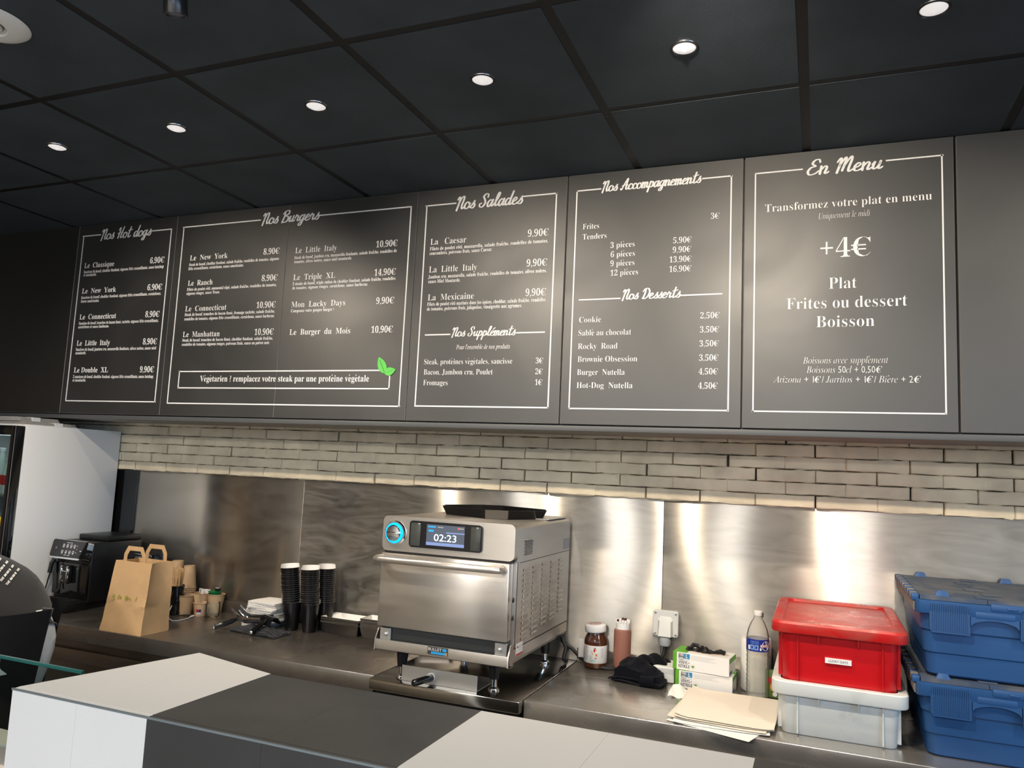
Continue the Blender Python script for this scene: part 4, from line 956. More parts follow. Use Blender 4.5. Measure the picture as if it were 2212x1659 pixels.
# ------------------------------------------------------------------ paper bag
bx, by = .277, .318
t = thing('paper_bag', 'brown kraft paper carrier bag on the front edge of the worktop', 'bag', (bx, by, ZC))
def bagring(wd, dp, dx, dy, z, fold, n=6):
    pts = []
    x0, x1, y0, y1 = dx - wd / 2, dx + wd / 2, dy - dp / 2, dy + dp / 2
    for k in range(n): pts.append((x0 + wd * k / n, y0, z))
    for k in range(n): pts.append((x1 - fold * math.sin(math.pi * k / n), y0 + dp * k / n, z))
    for k in range(n): pts.append((x1 - wd * k / n, y1, z))
    for k in range(n): pts.append((x0 + fold * math.sin(math.pi * k / n), y1 - dp * k / n, z))
    return pts
rbg = random.Random(5)
zs = [0, .006, .05, .10, .118, .122, .17, .22, .27, .296]
rings = []
for z in zs:
    f = z / .296
    r_ = bagring(.235 - .026 * f, .150 - .030 * f, .012 * f, .014 * f, z, .022 * f)
    j = .0022 if 0.01 < f < .97 else .0006
    if abs(z - .120) < .004: j = .003 if z < .12 else .0005
    rings.append([(a + rbg.uniform(-j, j), c + rbg.uniform(-j, j), d) for a, c, d in r_])
inner = [[(a + (-.002 if a > .01 else .002), c + (-.002 if c > .01 else .002), d) for a, c, d in r_] for r_ in reversed(rings[1:])]
b = MB(M['kraft']); b.loft(rings + inner); b.build('bag_body', t)
for s, (hx, hy) in enumerate(((.012, -.045), (.012, .072))):
    b = MB(M['kraft']); y = hy
    pts = [Vector(q) for q in ((hx - .056, .250), (hx - .052, .325), (hx - .036, .352), (hx + .036, .352), (hx + .052, .325), (hx + .056, .250))]
    outer, inner = [], []
    for i_ in range(len(pts)):
        d0 = (pts[i_] - pts[max(i_ - 1, 0)]) if i_ else (pts[1] - pts[0]); d1 = (pts[i_ + 1] - pts[i_]) if i_ < len(pts) - 1 else d0
        d0.normalize(); d1.normalize(); n0, n1 = Vector((-d0.y, d0.x)), Vector((-d1.y, d1.x)); mt_ = (n0 + n1).normalized() * (.0095 / max(.5, (n0 + n1).normalized().dot(n0)))
        outer.append(pts[i_] + mt_); inner.append(pts[i_] - mt_)
    b.loft([[(o_.x, y, o_.y), (o_.x, y + .0018, o_.y), (i2.x, y + .0018, i2.y), (i2.x, y, i2.y)] for o_, i2 in zip(outer, inner)])
    b.build('handle', t)
b = MB(M['marker'])
def scrib(pts, w=.0012):
    for (x0, z0), (x1, z1) in zip(pts[:-1], pts[1:]):
        dx, dz = x1 - x0, z1 - z0; L = math.hypot(dx, dz) + 1e-6; nx, nz = -dz / L * w, dx / L * w
        fy = lambda z: -.0782 + (z / .296) * .029
        b.face([(x0 + nx, fy(z0 + nz), z0 + nz), (x0 - nx, fy(z0 - nz), z0 - nz), (x1 - nx, fy(z1 - nz), z1 - nz), (x1 + nx, fy(z1 + nz), z1 + nz)])
scrib([(-.075, .150), (-.060, .153), (-.062, .146), (-.074, .143), (-.061, .142), (-.060, .132), (-.076, .131)])
scrib([(-.045, .137), (-.035, .155), (-.028, .146), (-.041, .144), (-.030, .138), (-.024, .150), (-.022, .138)])
scrib([(.000, .156), (.004, .136), (.012, .156), (.010, .137), (.020, .150), (.024, .140), (.028, .146), (.032, .136)])
scrib([(.066, .156), (.060, .139)]); b.build('scribble', t, fix=False)

# glossy appliance behind the bag
p = onz(338, 1318, ZC)
t = thing('countertop_appliance', 'glossy black appliance with two round dials behind the paper bag', 'appliance', (-.062, .69, ZC))
b = MB(M['gloss']); b.loft([rr(0, 0, .135, .13, .025, 0), rr(0, 0, .135, .13, .025, .20), rr(0, .006, .130, .115, .025, .254), rr(0, .010, .12, .10, .025, .270)]); b.build('housing', t)
b = MB(M['chrome'])
for x in (-.032, .030):
    b.tube([(x + .020 * math.cos(a), -.066 + .004, .222 + .017 * math.sin(a)) for a in [2 * math.pi * q / 24 for q in range(25)]], .003, 8)
b.build('dial', t)
b = MB(M['chrome']); b.ext(-.055, .055, -.052, -.045, .264, .271, .003); b.build('rim', t)

# cups at the back left
def make_cup(rt, rb_, h, name='paper_cup', m='cupk', rim=True):
    b = MB(M[m]); pr = [(rb_, 0), (rt, h - .003), (rt + .0018, h - .003), (rt + .0025, h - .0012), (rt + .0018, h), (rt - .001, h), (rb_ - .0015, .004)]
    b.lathe(pr, n=28); return b
def cup_thing(label, loc, rt, rb_, h, group='kraft paper cups on the worktop', rot=None):
    o = make_cup(rt, rb_, h).build('paper_cup', loc=loc); tag(o, label, 'cup', group); return o
B0 = onz(400, 1300, ZC)
sb = Vector((.094, .805, ZC))
base_cup = None
for k in range(12):
    z = ZC + .0005 + k * .0095
    lab_ = 'kraft paper cup, %s of the taller upturned stack by the sachets' % nth(11 - k)
    if base_cup is None:
        base_cup = make_cup(.0375, .027, .108).build('paper_cup', loc=(sb.x, sb.y, z + .108)); base_cup.rotation_euler = (math.pi, 0, 0); tag(base_cup, lab_, 'cup', 'upturned kraft cups')
    else:
        c = base_cup.copy(); COL.objects.link(c); c.location = (sb.x, sb.y, z + .108); c['label'] = lab_
sb2 = Vector((.020, .800, ZC))
for k in range(14):
    z = ZC + .0005 + k * .0095
    c = base_cup.copy(); COL.objects.link(c); c.location = (sb2.x, sb2.y, z + .118 + .0); c['label'] = 'kraft paper cup, %s of the upturned stack behind the paper bag' % nth(13 - k)
    if k == 0: c.location.z = ZC + .1085
    else: c.location.z = ZC + .1085 + k * .0095
# kraft sachets in a black holder
q = onz(388, 1333, ZC)
hx, hy = .152, .668
t = thing('sachet_holder', 'black spiral-ribbed holder full of kraft sachets, right of the paper bag', 'holder', (hx, hy, ZC))
b = MB(M['gloss']); n = 36
prof = [(.031, 0), (.036, .06), (.033, .072), (.039, .138), (.0375, .138), (.031, .072), (.029, .004)]
b.lathe(prof, n=n)
for k in range(7):
    a0 = k * 2 * math.pi / 7
    b.tube([(.0355 * math.cos(a0 + z * 6), .0355 * math.sin(a0 + z * 6), z) for z in (.008, .03, .05, .07, .09, .11, .13)], .0022, 6)
b.build('holder_body', t)
rs = random.Random(2)
for k, (dx, dy, rz, tilt) in enumerate(((-.012, -.014, .1, .06), (.012, -.008, -.2, -.05), (0, .012, .3, .0))):
    t = thing('kraft_sachet', ['front kraft sachet with dark print in the black holder', 'kraft sachet at the right in the black holder', 'rear kraft sachet in the black holder'][k], 'sachet', (hx + dx, hy + dy, ZC + .095), rz, 'sachets in the black holder')
    t.rotation_euler = (0, tilt, rz)
    b = MB(M['kraft']); b.sheet(lambda u, v: (-.021 + .042 * u, .002 * math.sin(9 * u + 7 * v), .125 * v + .004 * math.sin(5 * u) * v), 8, 10, .003); b.build('pouch', t)
    if k < 2:
        b = MB(M['ink']); put_text(b, 'B', 'n', lambda x, z: (-.014 + x, -.0045, .07 + z), .010, .018)
        for q_ in range(4): quad(b, .006, .009, .055 + q_ * .006, .058 + q_ * .006, -.0045)
        b.build('print', t, fix=False)
# loose cups
pc = ony(403, 1326, .70); 
c1 = cup_thing('large kraft paper cup with a blue mark, front left of the cup group', (.185, .70, ZC + .0005), .042, .030, .092)
b = MB(M['bluelab']); b.loft([[(.0325 * math.cos(a) + .0006 * math.cos(a), .0325 * math.sin(a) + .0006 * math.sin(a), z) if False else ((.0315 + .012 * z / .092 + .0006) * math.cos(a), (.0315 + .012 * z / .092 + .0006) * math.sin(a), z) for a in [math.radians(d) for d in (215, 225, 235, 245)]] for z in (.022, .036)], closed=False, cap0=False, cap1=False); b.build('print', c1)
c2 = cup_thing('kraft paper cup filled with white sachets, behind the small cup of sticks', (.185, .815, ZC + .0005), .040, .029, .088)
for k in range(5):
    b = MB(M['paper']); b.ext(-.022, .022, -.0015, .0015, 0, .05, .001, 1)
    o = b.build('sugar_sachet', loc=(.185 + (k - 2) * .011, .815 + rs.uniform(-.008, .008), ZC + .055)); o.rotation_euler = (rs.uniform(-.2, .2), rs.uniform(-.25, .25), rs.uniform(-1, 1))
    tag(o, 'white sugar sachet standing in the kraft cup behind the sticks', 'sachet', 'white sachets in the cup')
c3 = cup_thing('kraft paper cup holding green-lidded pots, rear right of the cup group', (.268, .815, ZC + .0005), .042, .030, .090)
b = MB(mat('green_pot', (.01, .22, .07), .35)); b.lathe([(.022, 0), (.032, .022), (.033, .024), (.001, .026)], n=24)
o = b.build('green_pot', loc=(.262, .812, ZC + .078)); tag(o, 'green lidded pot sitting in the rear right kraft cup', 'pot')
b = MB(M['gloss'], M['white']); b.lathe([(.012, 0), (.016, .012), (.001, .013)], n=20); b.mi = 1; b.ext(-.012, .008, -.004, .004, .0132, .0155, .001, 1)
o = b.build('dark_pod', loc=(.274, .815, ZC + .1045)); tag(o, 'dark pod with a white strip on top of the green pot', 'pod')
c4 = cup_thing('small kraft paper cup with a red and blue print, holding wooden sticks', (.268, .715, ZC + .0005), .034, .027, .062)
b = MB(M['inkred'], M['bluelab'], M['paper'])
def patch(d0, d1, z0, z1): b.loft([[((.0272 + .007 * z / .062 + .0012) * math.cos(a), (.0272 + .007 * z / .062 + .0012) * math.sin(a), z) for a in [math.radians(d0 + (d1 - d0) * q / 4) for q in range(5)]] for z in (z0, z1)], closed=False, cap0=False, cap1=False)
patch(278, 302, .020, .033); b.mi = 1; patch(302, 318, .020, .033); b.mi = 2; patch(278, 318, .010, .019); b.build('print', c4)
for k in range(7):
    b = MB(mat('birch_stick', (.72, .53, .32), .6) if k == 0 else bpy.data.materials['birch_stick']); b.ext(-.0028, .0028, -.0007, .0007, 0, .095, .0005, 1)
    o = b.build('stir_stick', loc=(.268 - .009 + k * .003, .715 + (k % 3 - 1) * .008, ZC + .008)); o.rotation_euler = (.05 * (k % 2), -.34 + k * .035, .3 * k)
    tag(o, 'wooden stir stick leaning left in the small printed cup', 'stick', 'stir sticks in the small cup')
t = thing('glass_cup', 'empty clear double-walled glass at the right end of the cup group', 'glass', (.335, .725, ZC + .0005))
b = MB(M['glass']); b.lathe([(.001, 0), (.024, 0), (.030, .006), (.033, .03), (.032, .066), (.030, .070), (.0275, .066), (.0285, .03), (.022, .012), (.001, .010)], n=36); b.build('glass_wall', t)
tag(MB(M['cablew']).tube([(.29, .40, .903), (.31, .44, .903), (.28, .50, .925), (.255, .53, .955), (.225, .545, .965), (.20, .55, .962)], .0022, 8).build('charging_cable'), 'white charging cable looped beside the paper bag', 'cable')
t = thing('usb_cable', 'white cable with a plug lying on the worktop right of the paper bag', 'cable', (0, 0, ZC))
b = MB(M['cablew']); b.tube([(.20, .60, .055), (.225, .56, .035), (.255, .53, .015), (.27, .54, .003), (.29, .56, .003), (.285, .62, .003), (.275, .645, .003)], .0022, 8); b.build('wire', t)
b = MB(M['cablew']); b.tube([(.275, .643, .0045), (.272, .655, .0045), (.268, .672, .0045)], [.003, .0045, .0045], 10); b.build('plug', t)
tag(MB(M['cableb']).tube([(.14, .655, .9035), (.17, .645, .9035), (.20, .652, .9035), (.225, .668, .904), (.24, .68, .904)], [.002, .002, .002, .004, .004], 8).build('black_lead'), 'short black lead lying in front of the large kraft cup', 'cable')

# ------------------------------------------------------------------ napkins, black cups, card trays
rn = random.Random(11)
src = None
for k in range(12):
    z = ZC + .001 + k * .0094
    lab_ = 'white folded napkin, %s of the pile beside the black cups' % nth(11 - k)
    if src is None:
        b = MB(M['paper'])
        b.sheet(lambda u, v: (-.078 + .156 * u, -.07 + .14 * v, .0024 + .0012 * math.sin(6 * u + 2) * math.sin(5 * v)), 10, 10, .0028)
        b.sheet(lambda u, v: (-.079 + .156 * u, -.0695 + .14 * v, .0066 + .0012 * math.sin(6 * u + 2) * math.sin(5 * v)), 10, 10, .0028)
        src = b.build('folded_napkin'); o = src; tag(o, lab_, 'napkin', 'pile of white napkins')
    else:
        o = src.copy(); COL.objects.link(o); o['label'] = lab_
    sh = -.020 if k < 2 else (.006 if k % 5 == 3 else 0)
    o.location = (.668 + sh + rn.uniform(-.006, .006) + k * .0006, .725 + rn.uniform(-.006, .006), z)
    o.rotation_euler = (0, 0, rn.uniform(-.11, .11))
# black scoop cups with white insides, three leaning stacks
def scoop_cup():
    b = MB(M['blackcup'], M['paper'], M['cardedge'])
    n = 40; h = .125; r0, r1 = .0285, .0415
    def top(i):
        a = 2 * math.pi * i / n   # the back stands higher than the scooped front
        t = .5 + .5 * math.cos(a - math.radians(115))
        return h + .016 * (1 if t > .62 else (0 if t < .5 else (t - .5) / .12))
    def ring(r, z): return [(r * math.cos(2 * math.pi * i / n), r * math.sin(2 * math.pi * i / n), z) for i in range(n)]
    def rtop(dr): return [((r1 + dr) * math.cos(2 * math.pi * i / n), (r1 + dr) * math.sin(2 * math.pi * i / n), top(i)) for i in range(n)]
    rings = [ring(r0, 0), ring(r0 + (r1 - r0) * .5, h * .5), ring(r1, h * .97), rtop(.0004), rtop(-.0008), ring(r1 - .0012, h * .97), ring(r0 + (r1 - r0) * .5 - .0012, h * .5), ring(r0 - .001, .002)]
    b.loft(rings, True, True, True, True, [0, 0, 0, 2, 1, 1, 1])
    return b
cup0 = None
for s, (x, y, n, lx, ly, rz, nm) in enumerate(((.815, .700, 17, -.0016, .0004, 0.0, 'left'), (.9065, .706, 17, -.0008, .0002, .0, 'middle'), (.928, .792, 17, -.0004, 0, .2, 'right'))):
    for k in range(n):
        lab_ = 'black paper cup, %s of the %s stack in the row of three' % (nth(n - 1 - k), nm)
        if cup0 is None:
            cup0 = scoop_cup().build('fries_cup'); o = cup0; tag(o, lab_, 'cup', 'stacked black fries cups')
        else:
            o = cup0.copy(); COL.objects.link(o); o['label'] = lab_
        o.location = (x + lx * k, y + ly * k, ZC + .0006 + k * .0093)
        o.rotation_euler = (0, lx / .0093 if k else 0, rz + (rn.uniform(-.12, .12)))
        o.rotation_euler[1] *= .5
# black card trays in two stacks
def card_tray(w, d):
    b = MB(M['blackcup'], M['paper'], M['cardedge'])
    h = .046
    def rc(wx, dy, z): return [(-wx / 2, -dy / 2, z), (wx / 2, -dy / 2, z), (wx / 2, dy / 2, z), (-wx / 2, dy / 2, z)]
    b.loft([rc(w - .02, d - .02, 0), rc(w, d, h), rc(w - .003, d - .003, h), rc(w - .023, d - .023, .001)], mis=[0, 2, 1, 1])
    return b
for s, (cx, cy, w, d, n, rz, nm) in enumerate(((1.052, .785, .20, .12, 9, -.02, 'wider stack left of the oven'), (1.262, .772, .20, .10, 14, .03, 'taller stack against the oven side'))):
    t0 = None
    for k in range(n):
        lab_ = 'black card tray, %s of the %s' % (nth(n - 1 - k), nm)
        if t0 is None:
            t0 = card_tray(w, d).build('food_tray'); o = t0; tag(o, lab_, 'tray', 'stacked black food trays')
        else:
            o = t0.copy(); COL.objects.link(o); o['label'] = lab_
        o.location = (cx + rn.uniform(-.0015, .0015), cy + rn.uniform(-.001, .001), ZC + .0006 + k * .0030)
        o.rotation_euler = (0, 0, rz + rn.uniform(-.006, .006))
    # open flaps of the uppermost tray
for lab_, loc, pts in (('white card flap standing up at the rear of the wider tray stack', (1.045, .80, ZC + .045), [(-.085, 0), (.07, 0), (.06, .012), (-.03, .018), (-.04, .036), (-.085, .020)]),
                       ('small white card flap with a tab above the trays by the oven', (1.19, .80, ZC + .050), [(-.06, 0), (.09, 0), (.085, .016), (.03, .016), (.02, .026), (-.008, .026), (-.015, .014), (-.055, .012)])):
    b = MB(M['paper']); b.prism([(x, z) for x, z in pts], -.001, .001, 'Y'); o = b.build('card_flap', loc=loc); o.rotation_euler = (-.25, 0, 0); tag(o, lab_, 'card')

# fry scoop lying on a folded navy cloth
b = MB(M['navy'])
def cl(u, v):
    x = -.13 + .26 * u; y = -.055 + .115 * v - .02 * u
    return (x, y, .006 + .020 * (math.sin(math.pi * u) ** .6) * (math.sin(math.pi * v) ** .5) + .005 * math.sin(17 * u + 5 * v) * math.sin(math.pi * v) + .003 * math.sin(31 * v + 9 * u))
b.sheet(cl, 30, 18, .006); b.sheet(lambda u, v: (-.10 + .23 * u, -.045 + .10 * v - .015 * u, .004 + .001 * math.sin(9 * u)), 16, 8, .004)
tag(b.build('folded_cloth', loc=(.748, .575, ZC + .001)), 'crumpled navy cloth under the chrome fry scoop', 'cloth')
t = thing('fry_scoop', 'chrome fry scoop with two black handles lying on the navy cloth', 'scoop', (.70, .575, ZC + .026), 0)
b = MB(M['chrome'])
def sc(u, v):
    a = math.pi * (.06 + .88 * v)
    wr = .040 + .022 * u
    flare = .02 * max(0, (.25 - u) / .25) ** 2
    return (-.075 + .145 * u - flare * 1.5, -.040 - wr * math.cos(a) * .75 + .045, .042 - .040 * math.sin(a) + .012 * u + flare * 2.0)
b.sheet(sc, 18, 18, .0012); b.build('trough', t)
b = MB(M['gloss']); b.sheet(lambda u, v: (.045 + .060 * u, -.02 + .08 * v, .018 + .032 * math.sin(math.pi * v) ** .7 - .010 * u), 8, 14, .003); b.build('hood', t)
for pts, r in (([(-.082, -.005, .020), (-.10, -.018, .010), (-.125, -.040, -.002), (-.155, -.066, -.0135)], [.006, .010, .0115, .0105]), ([(.078, -.006, .034), (.077, -.022, .026), (.072, -.05, .012), (.066, -.088, -.006)], [.006, .0095, .0115, .0105])):
    b = MB(M['gloss'], M['chrome']); b.tube(pts, r, 14); b.mi = 1
    e = Vector(pts[-1]); d = (e - Vector(pts[-2])).normalized(); b.tube([tuple(e), tuple(e + d * .004), tuple(e + d * .007)], [.0095, .008, .003], 14); b.build('handle', t)

# ------------------------------------------------------------------ right of the oven
t = thing('spread_jar', 'chocolate spread jar with a white lid, behind the black cable', 'jar', (2.212, .80, ZC + .001))
b = MB(M['choco']); sq = 1
b.lathe([(.038, 0), (.044, .004), (.0455, .018), (.0455, .100), (.043, .112), (.036, .126), (.033, .134), (.033, .142)], n=40); b.build('jar_body', t)
b = MB(M['white'], M['inkred']); b.lathe([(.0415, .138), (.0425, .142), (.0425, .163), (.0405, .1665), (.001, .167)], n=40)
b.mi = 1; rr_ = [(.022 * math.cos(a), .022 * math.sin(a), .1676) for a in [2 * math.pi * q / 28 for q in range(28)]]; ri = [(.019 * math.cos(a), .019 * math.sin(a), .1676) for a in [2 * math.pi * q / 28 for q in range(28)]]
b.loft([rr_, ri], False, False); b.face([(-.010, -.004, .1676), (.012, -.002, .1676), (.011, .005, .1676), (-.009, .003, .1676)])
lid = b.build('lid', t, fix=False); lid.rotation_euler = (.03, -.06, 0); lid.location = (0.008, 0, 0.001)
b = MB(M['white'], M['inkgrey'], M['inkred'], M['inkor'], M['inkteal'], M['ink'])
b.lathe([(.0458, .022), (.0462, .023), (.0462, .088), (.0458, .089)], n=40, cap0=False, cap1=False)
RJ = .0465
def jp(deg, z): a = math.radians(deg); return (RJ * math.cos(a), RJ * math.sin(a), z)
def jq(d0, d1, z0, z1): 
    for q in range(3):
        a0, a1 = d0 + (d1 - d0) * q / 3, d0 + (d1 - d0) * (q + 1) / 3
        b.face([jp(a0, z0), jp(a1, z0), jp(a1, z1), jp(a0, z1)])
b.mi = 1
for q in range(12): jq(222, 250 - (q * 7) % 9, .080 - q * .0042, .0818 - q * .0042)
for q in range(8): jq(255, 272 - (q * 5) % 7, .050 - q * .0035, .0515 - q * .0035)
for q in range(6): jq(312, 328, .078 - q * .006, .0795 - q * .006)
b.mi = 2; jq(226, 240, .083, .0855); jq(276, 284, .066, .078); jq(281, 292, .041, .044)
b.mi = 3; jq(268, 273, .056, .062); jq(285, 295, .050, .059); jq(284, 291, .072, .075); jq(264, 269, .064, .068)
b.mi = 4; 
for q in range(5): jq(262 + q * 5, 265 + q * 5, .028, .037)
b.mi = 5; jq(206, 212, .03, .04); jq(278, 287, .079, .082)
b.build('label_band', t, fix=False)
t = thing('sauce_bottle', 'brown squeeze bottle with a white cap beside the spread jar', 'bottle', (2.318, .81, ZC + .001))
b = MB(M['sauce']); b.lathe([(.031, 0), (.034, .003), (.034, .148), (.032, .156), (.024, .160)], n=36); b.build('bottle_body', t)
b = MB(M['white'], M['choco']); b.lathe([(.027, .158), (.0272, .180), (.0255, .182), (.0225, .182), (.0225, .176), (.001, .176)], n=36)
for k in range(14):
    if k % 5 == 3: continue
    a = 2 * math.pi * k / 14; b.box((.0245 * math.cos(a), .0245 * math.sin(a), .188), (.008, .008, .012), .001, 1)
b.mi = 1
for k in (3, 4, 9): a = 2 * math.pi * k / 14; b.box((.0245 * math.cos(a), .0245 * math.sin(a), .192), (.0085, .0085, .009), .001, 1)
b.build('cap', t)
# wall socket box with cable gland
t = thing('cable_outlet', 'light grey cable outlet box screwed to the steel splashback', 'socket', (2.479, YW - .0056, 1.09))
b = MB(M['grey']); b.loft([rry(0, 0, .100, .100, .010, y) for y in (0, -.012)] + [rry(0, 0, .096, .096, .010, -.014)]); b.build('back_plate', t)
b = MB(M['grey']); b.loft([[(-.030, -.0142, -.047), (.030, -.0142, -.047), (.029, -.0142, .015), (.020, -.0142, .028), (-.020, -.0142, .028), (-.029, -.0142, .015)], [(-.024, -.034, -.047), (.024, -.034, -.047), (.022, -.026, .008), (.015, -.018, .020), (-.015, -.018, .020), (-.022, -.026, .008)]]); b.build('cover', t)
for x, z in ((-.040, .040), (.040, .040), (-.040, -.040), (.040, -.040)):
    b = MB(M['alu'], M['ink']); b.lathe([(.0048, -.0142), (.0048, -.0155), (.004, -.016)], (x, 0, z), 16, axis='Y'); b.mi = 1; b.face([(x - .003, -.0163, z - .0015), (x - .002, -.0163, z - .0025), (x + .003, -.0163, z + .0015), (x + .002, -.0163, z + .0025)]); b.build('screw', t, fix=False)
b = MB(M['gland']); b.lathe([(.020, -.0505), (.020, -.058), (.0225, -.058), (.0225, -.072), (.020, -.082), (.013, -.086)], (0, -.018, 0), 24); b.build('gland', t)
# towel
b = MB(M['towel'])
def tw(u, v):
    x = -.095 + .20 * u + .012 * math.sin(5 * v); y = -.075 + .17 * v + .02 * math.sin(3 * u) - .03 * u * (1 - v)
    hgt = .012 + .055 * (math.sin(math.pi * min(1, u * .9 + .05)) ** .7) * (math.sin(math.pi * min(1, .12 + v * .8)) ** .6)
    hgt += .012 * math.sin(7 * u + 4 * v) * math.sin(6 * v + 1) + .003 * math.sin(15 * u - 11 * v) + .0012 * math.sin(41 * u + 23 * v)
    if u < .08 or u > .95 or v < .06: hgt = .006 + hgt * .25
    return (x, y, max(.006, hgt))
b.sheet(tw, 44, 40, .005)
b.sheet(lambda u, v: (-.04 + .16 * u, .03 + .11 * v, .03 + .050 * math.sin(math.pi * u) ** .6 * math.sin(math.pi * (.1 + .8 * v)) ** .6 + .006 * math.sin(15 * u + 9 * v)), 26, 22, .005)
b.sheet(lambda u, v: (-.085 + .19 * u, -.072 + .09 * v - .028 * u, .0052 + .003 * math.sin(8 * u)), 20, 8, .003)
for q in range(3):
    r = .010 + q * .006
    b.sheet(lambda u, v, r=r: (.03 + .05 * v, -.087 + .0 * v + r * math.cos(2 * math.pi * u) * .9, .020 + r * math.sin(2 * math.pi * u) * .8), 20, 4, .002)
tag(b.build('towel', loc=(2.405, .70, ZC + .001)), 'crumpled black towel in front of the socket box', 'towel')
# small white stack and block behind
b = MB(M['boxw'], M['inkgrey']); b.ext(-.04, .04, -.06, .06, 0, .055, .002, 1); b.mi = 1
for q in range(4): b.ext(-.0405, .0405, -.0605, .0605, .032 + q * .005, .0335 + q * .005)
tag(b.build('small_carton', loc=(2.50, .775, ZC + .001)), 'small white carton between the towel and the glove boxes', 'box')
b = MB(M['white']); b.ext(-.02, .02, -.004, .004, 0, .075, .003); tag(b.build('wall_plate', loc=(2.150, .838, ZC + .02)), 'small white plate on the upstand left of the spread jar', 'plate')
# glove boxes
def glove_box(label, loc, rz, opened):
    t = thing('glove_box', label, 'box', loc, rz, 'glove boxes stacked on the worktop')
    w, d, h = .205, .115, .062
    b = MB(M['boxw'], M['boxg'])
    b.ext(-w / 2 + .014, w / 2, -d / 2, d / 2, 0, h, .0008, 1); b.mi = 1; b.ext(-w / 2, -w / 2 + .0138, -d / 2, d / 2, 0, h, .0008, 1)
    b.build('carton', t)
    b = MB(M['boxg'], mat('box_inside', (.62, .50, .42), .7))
    b.ext(-w / 2 + .0005, -w / 2 + .05, -d / 2 + .001, d / 2 - .001, h + .0001, h + .0007); b.ext(w / 2 - .03, w / 2 - .0005, d / 2 - .055, d / 2 - .001, h + .0001, h + .0007) if not opened else None
    b.ext(w / 2 + .0001, w / 2 + .0006, -d / 2 + .001, d / 2 - .001, h - .018, h - .001)
    if opened:
        b.mi = 1; b.loft([[(.012 + .078 * math.cos(a), .032 * math.sin(a), z) for a in [2 * math.pi * q / 30 for q in range(30)]] for z in (h + .0001, h + .0008)])
    b.build('print_panel', t)
    b = MB(M['boxgr'], M['boxb'], M['white'], M['ink'], M['inkgrey'], M['boxg'])
    yf = -d / 2 - .0004
    b.mi = 0; quad(b, -.081, -.061, h - .021, h - .003, yf); b.mi = 1; quad(b, -.0605, -.040, h - .021, h - .003, yf)
    b.mi = 2; put_text(b, '100', 'h', lambda x, z: (-.079 + x, yf - .0003, h - .013 + z), .016, .013); quad(b, -.078, -.064, h - .019, h - .0165, yf - .0003)
    put_text(b, 'L', 'h', lambda x, z: (-.054 + x, yf - .0003, h - .018 + z), .007, .018)
    b.mi = 0; quad(b, -.081, -.060, h - .0265, h - .0245, yf); b.mi = 4; quad(b, -.056, -.042, h - .0265, h - .025, yf)
    b.mi = 3; put_text(b, 'VINYL+', 'h', lambda x, z: (-.081 + x, yf, h - .040 + z), .041, .015); put_text(b, 'NITRILE', 'h', lambda x, z: (-.081 + x, yf, h - .0535 + z), .041, .015)
    b.mi = 4
    for q in range(4): quad(b, -.035, .055 - .012 * (q % 3), h - .008 - q * .0042, h - .0072 - q * .0042, yf)
    b.loft([[(-.028 + r_ * math.cos(a), yf, h - .045 + r_ * math.sin(a)) for a in [2 * math.pi * q / 20 for q in range(20)]] for r_ in (.0078, .0072)], False, False)
    b.mi = 5; quad(b, -.032, -.024, h - .049, h - .043, yf - .0002); quad(b, -.0335, -.0225, h - .0445, h - .0425, yf - .0002)
    b.mi = 0; xr = w / 2 + .0008
    b.face([(xr, -d / 2 + .008, .004), (xr, -d / 2 + .030, .004), (xr, -d / 2 + .030, .016), (xr, -d / 2 + .008, .016)])
    b.mi = 1; b.face([(xr, -d / 2 + .032, .004), (xr, -d / 2 + .050, .004), (xr, -d / 2 + .050, .016), (xr, -d / 2 + .032, .016)])
    b.build('print', t, fix=False)
    return t
glove_box('closed white and green glove box, underneath the open one', (2.655, .725, ZC + .001), -.03, False)
glove_box('open white and green glove box with black gloves, on top of the other one', (2.648, .725, ZC + .0645), -.10, True)
b = MB(M['glove'])
rg = random.Random(4)
b.sheet(lambda u, v: (-.07 + .14 * u, -.022 + .044 * v + .008 * math.sin(9 * u), .004 + .018 * math.sin(math.pi * v) * (.5 + .5 * math.sin(13 * u + 2)) * math.sin(math.pi * (.1 + .85 * u)) + .004 * math.sin(37 * u + 11 * v)), 36, 14, .0015)
b.tube([(-.055, -.005, .010), (-.045, .0, .022), (-.03, .004, .020), (-.015, .0, .012)], [.006, .008, .007, .004], 8)
tag(b.build('black_glove', loc=(2.652, .728, ZC + .1265)), 'black nitrile glove bulging from the open glove box', 'glove')
# paper roll
t = thing('paper_roll', 'white paper towel roll standing behind the water bottle', 'roll', (2.825, .80, ZC + .001))
b = MB(M['paper'], M['kraft']); b.lathe([(.052, 0), (.055, .006), (.055, .18), (.052, .186), (.02, .186), (.019, .184), (.019, .16), (.001, .16)], n=44); b.build('roll_body', t)
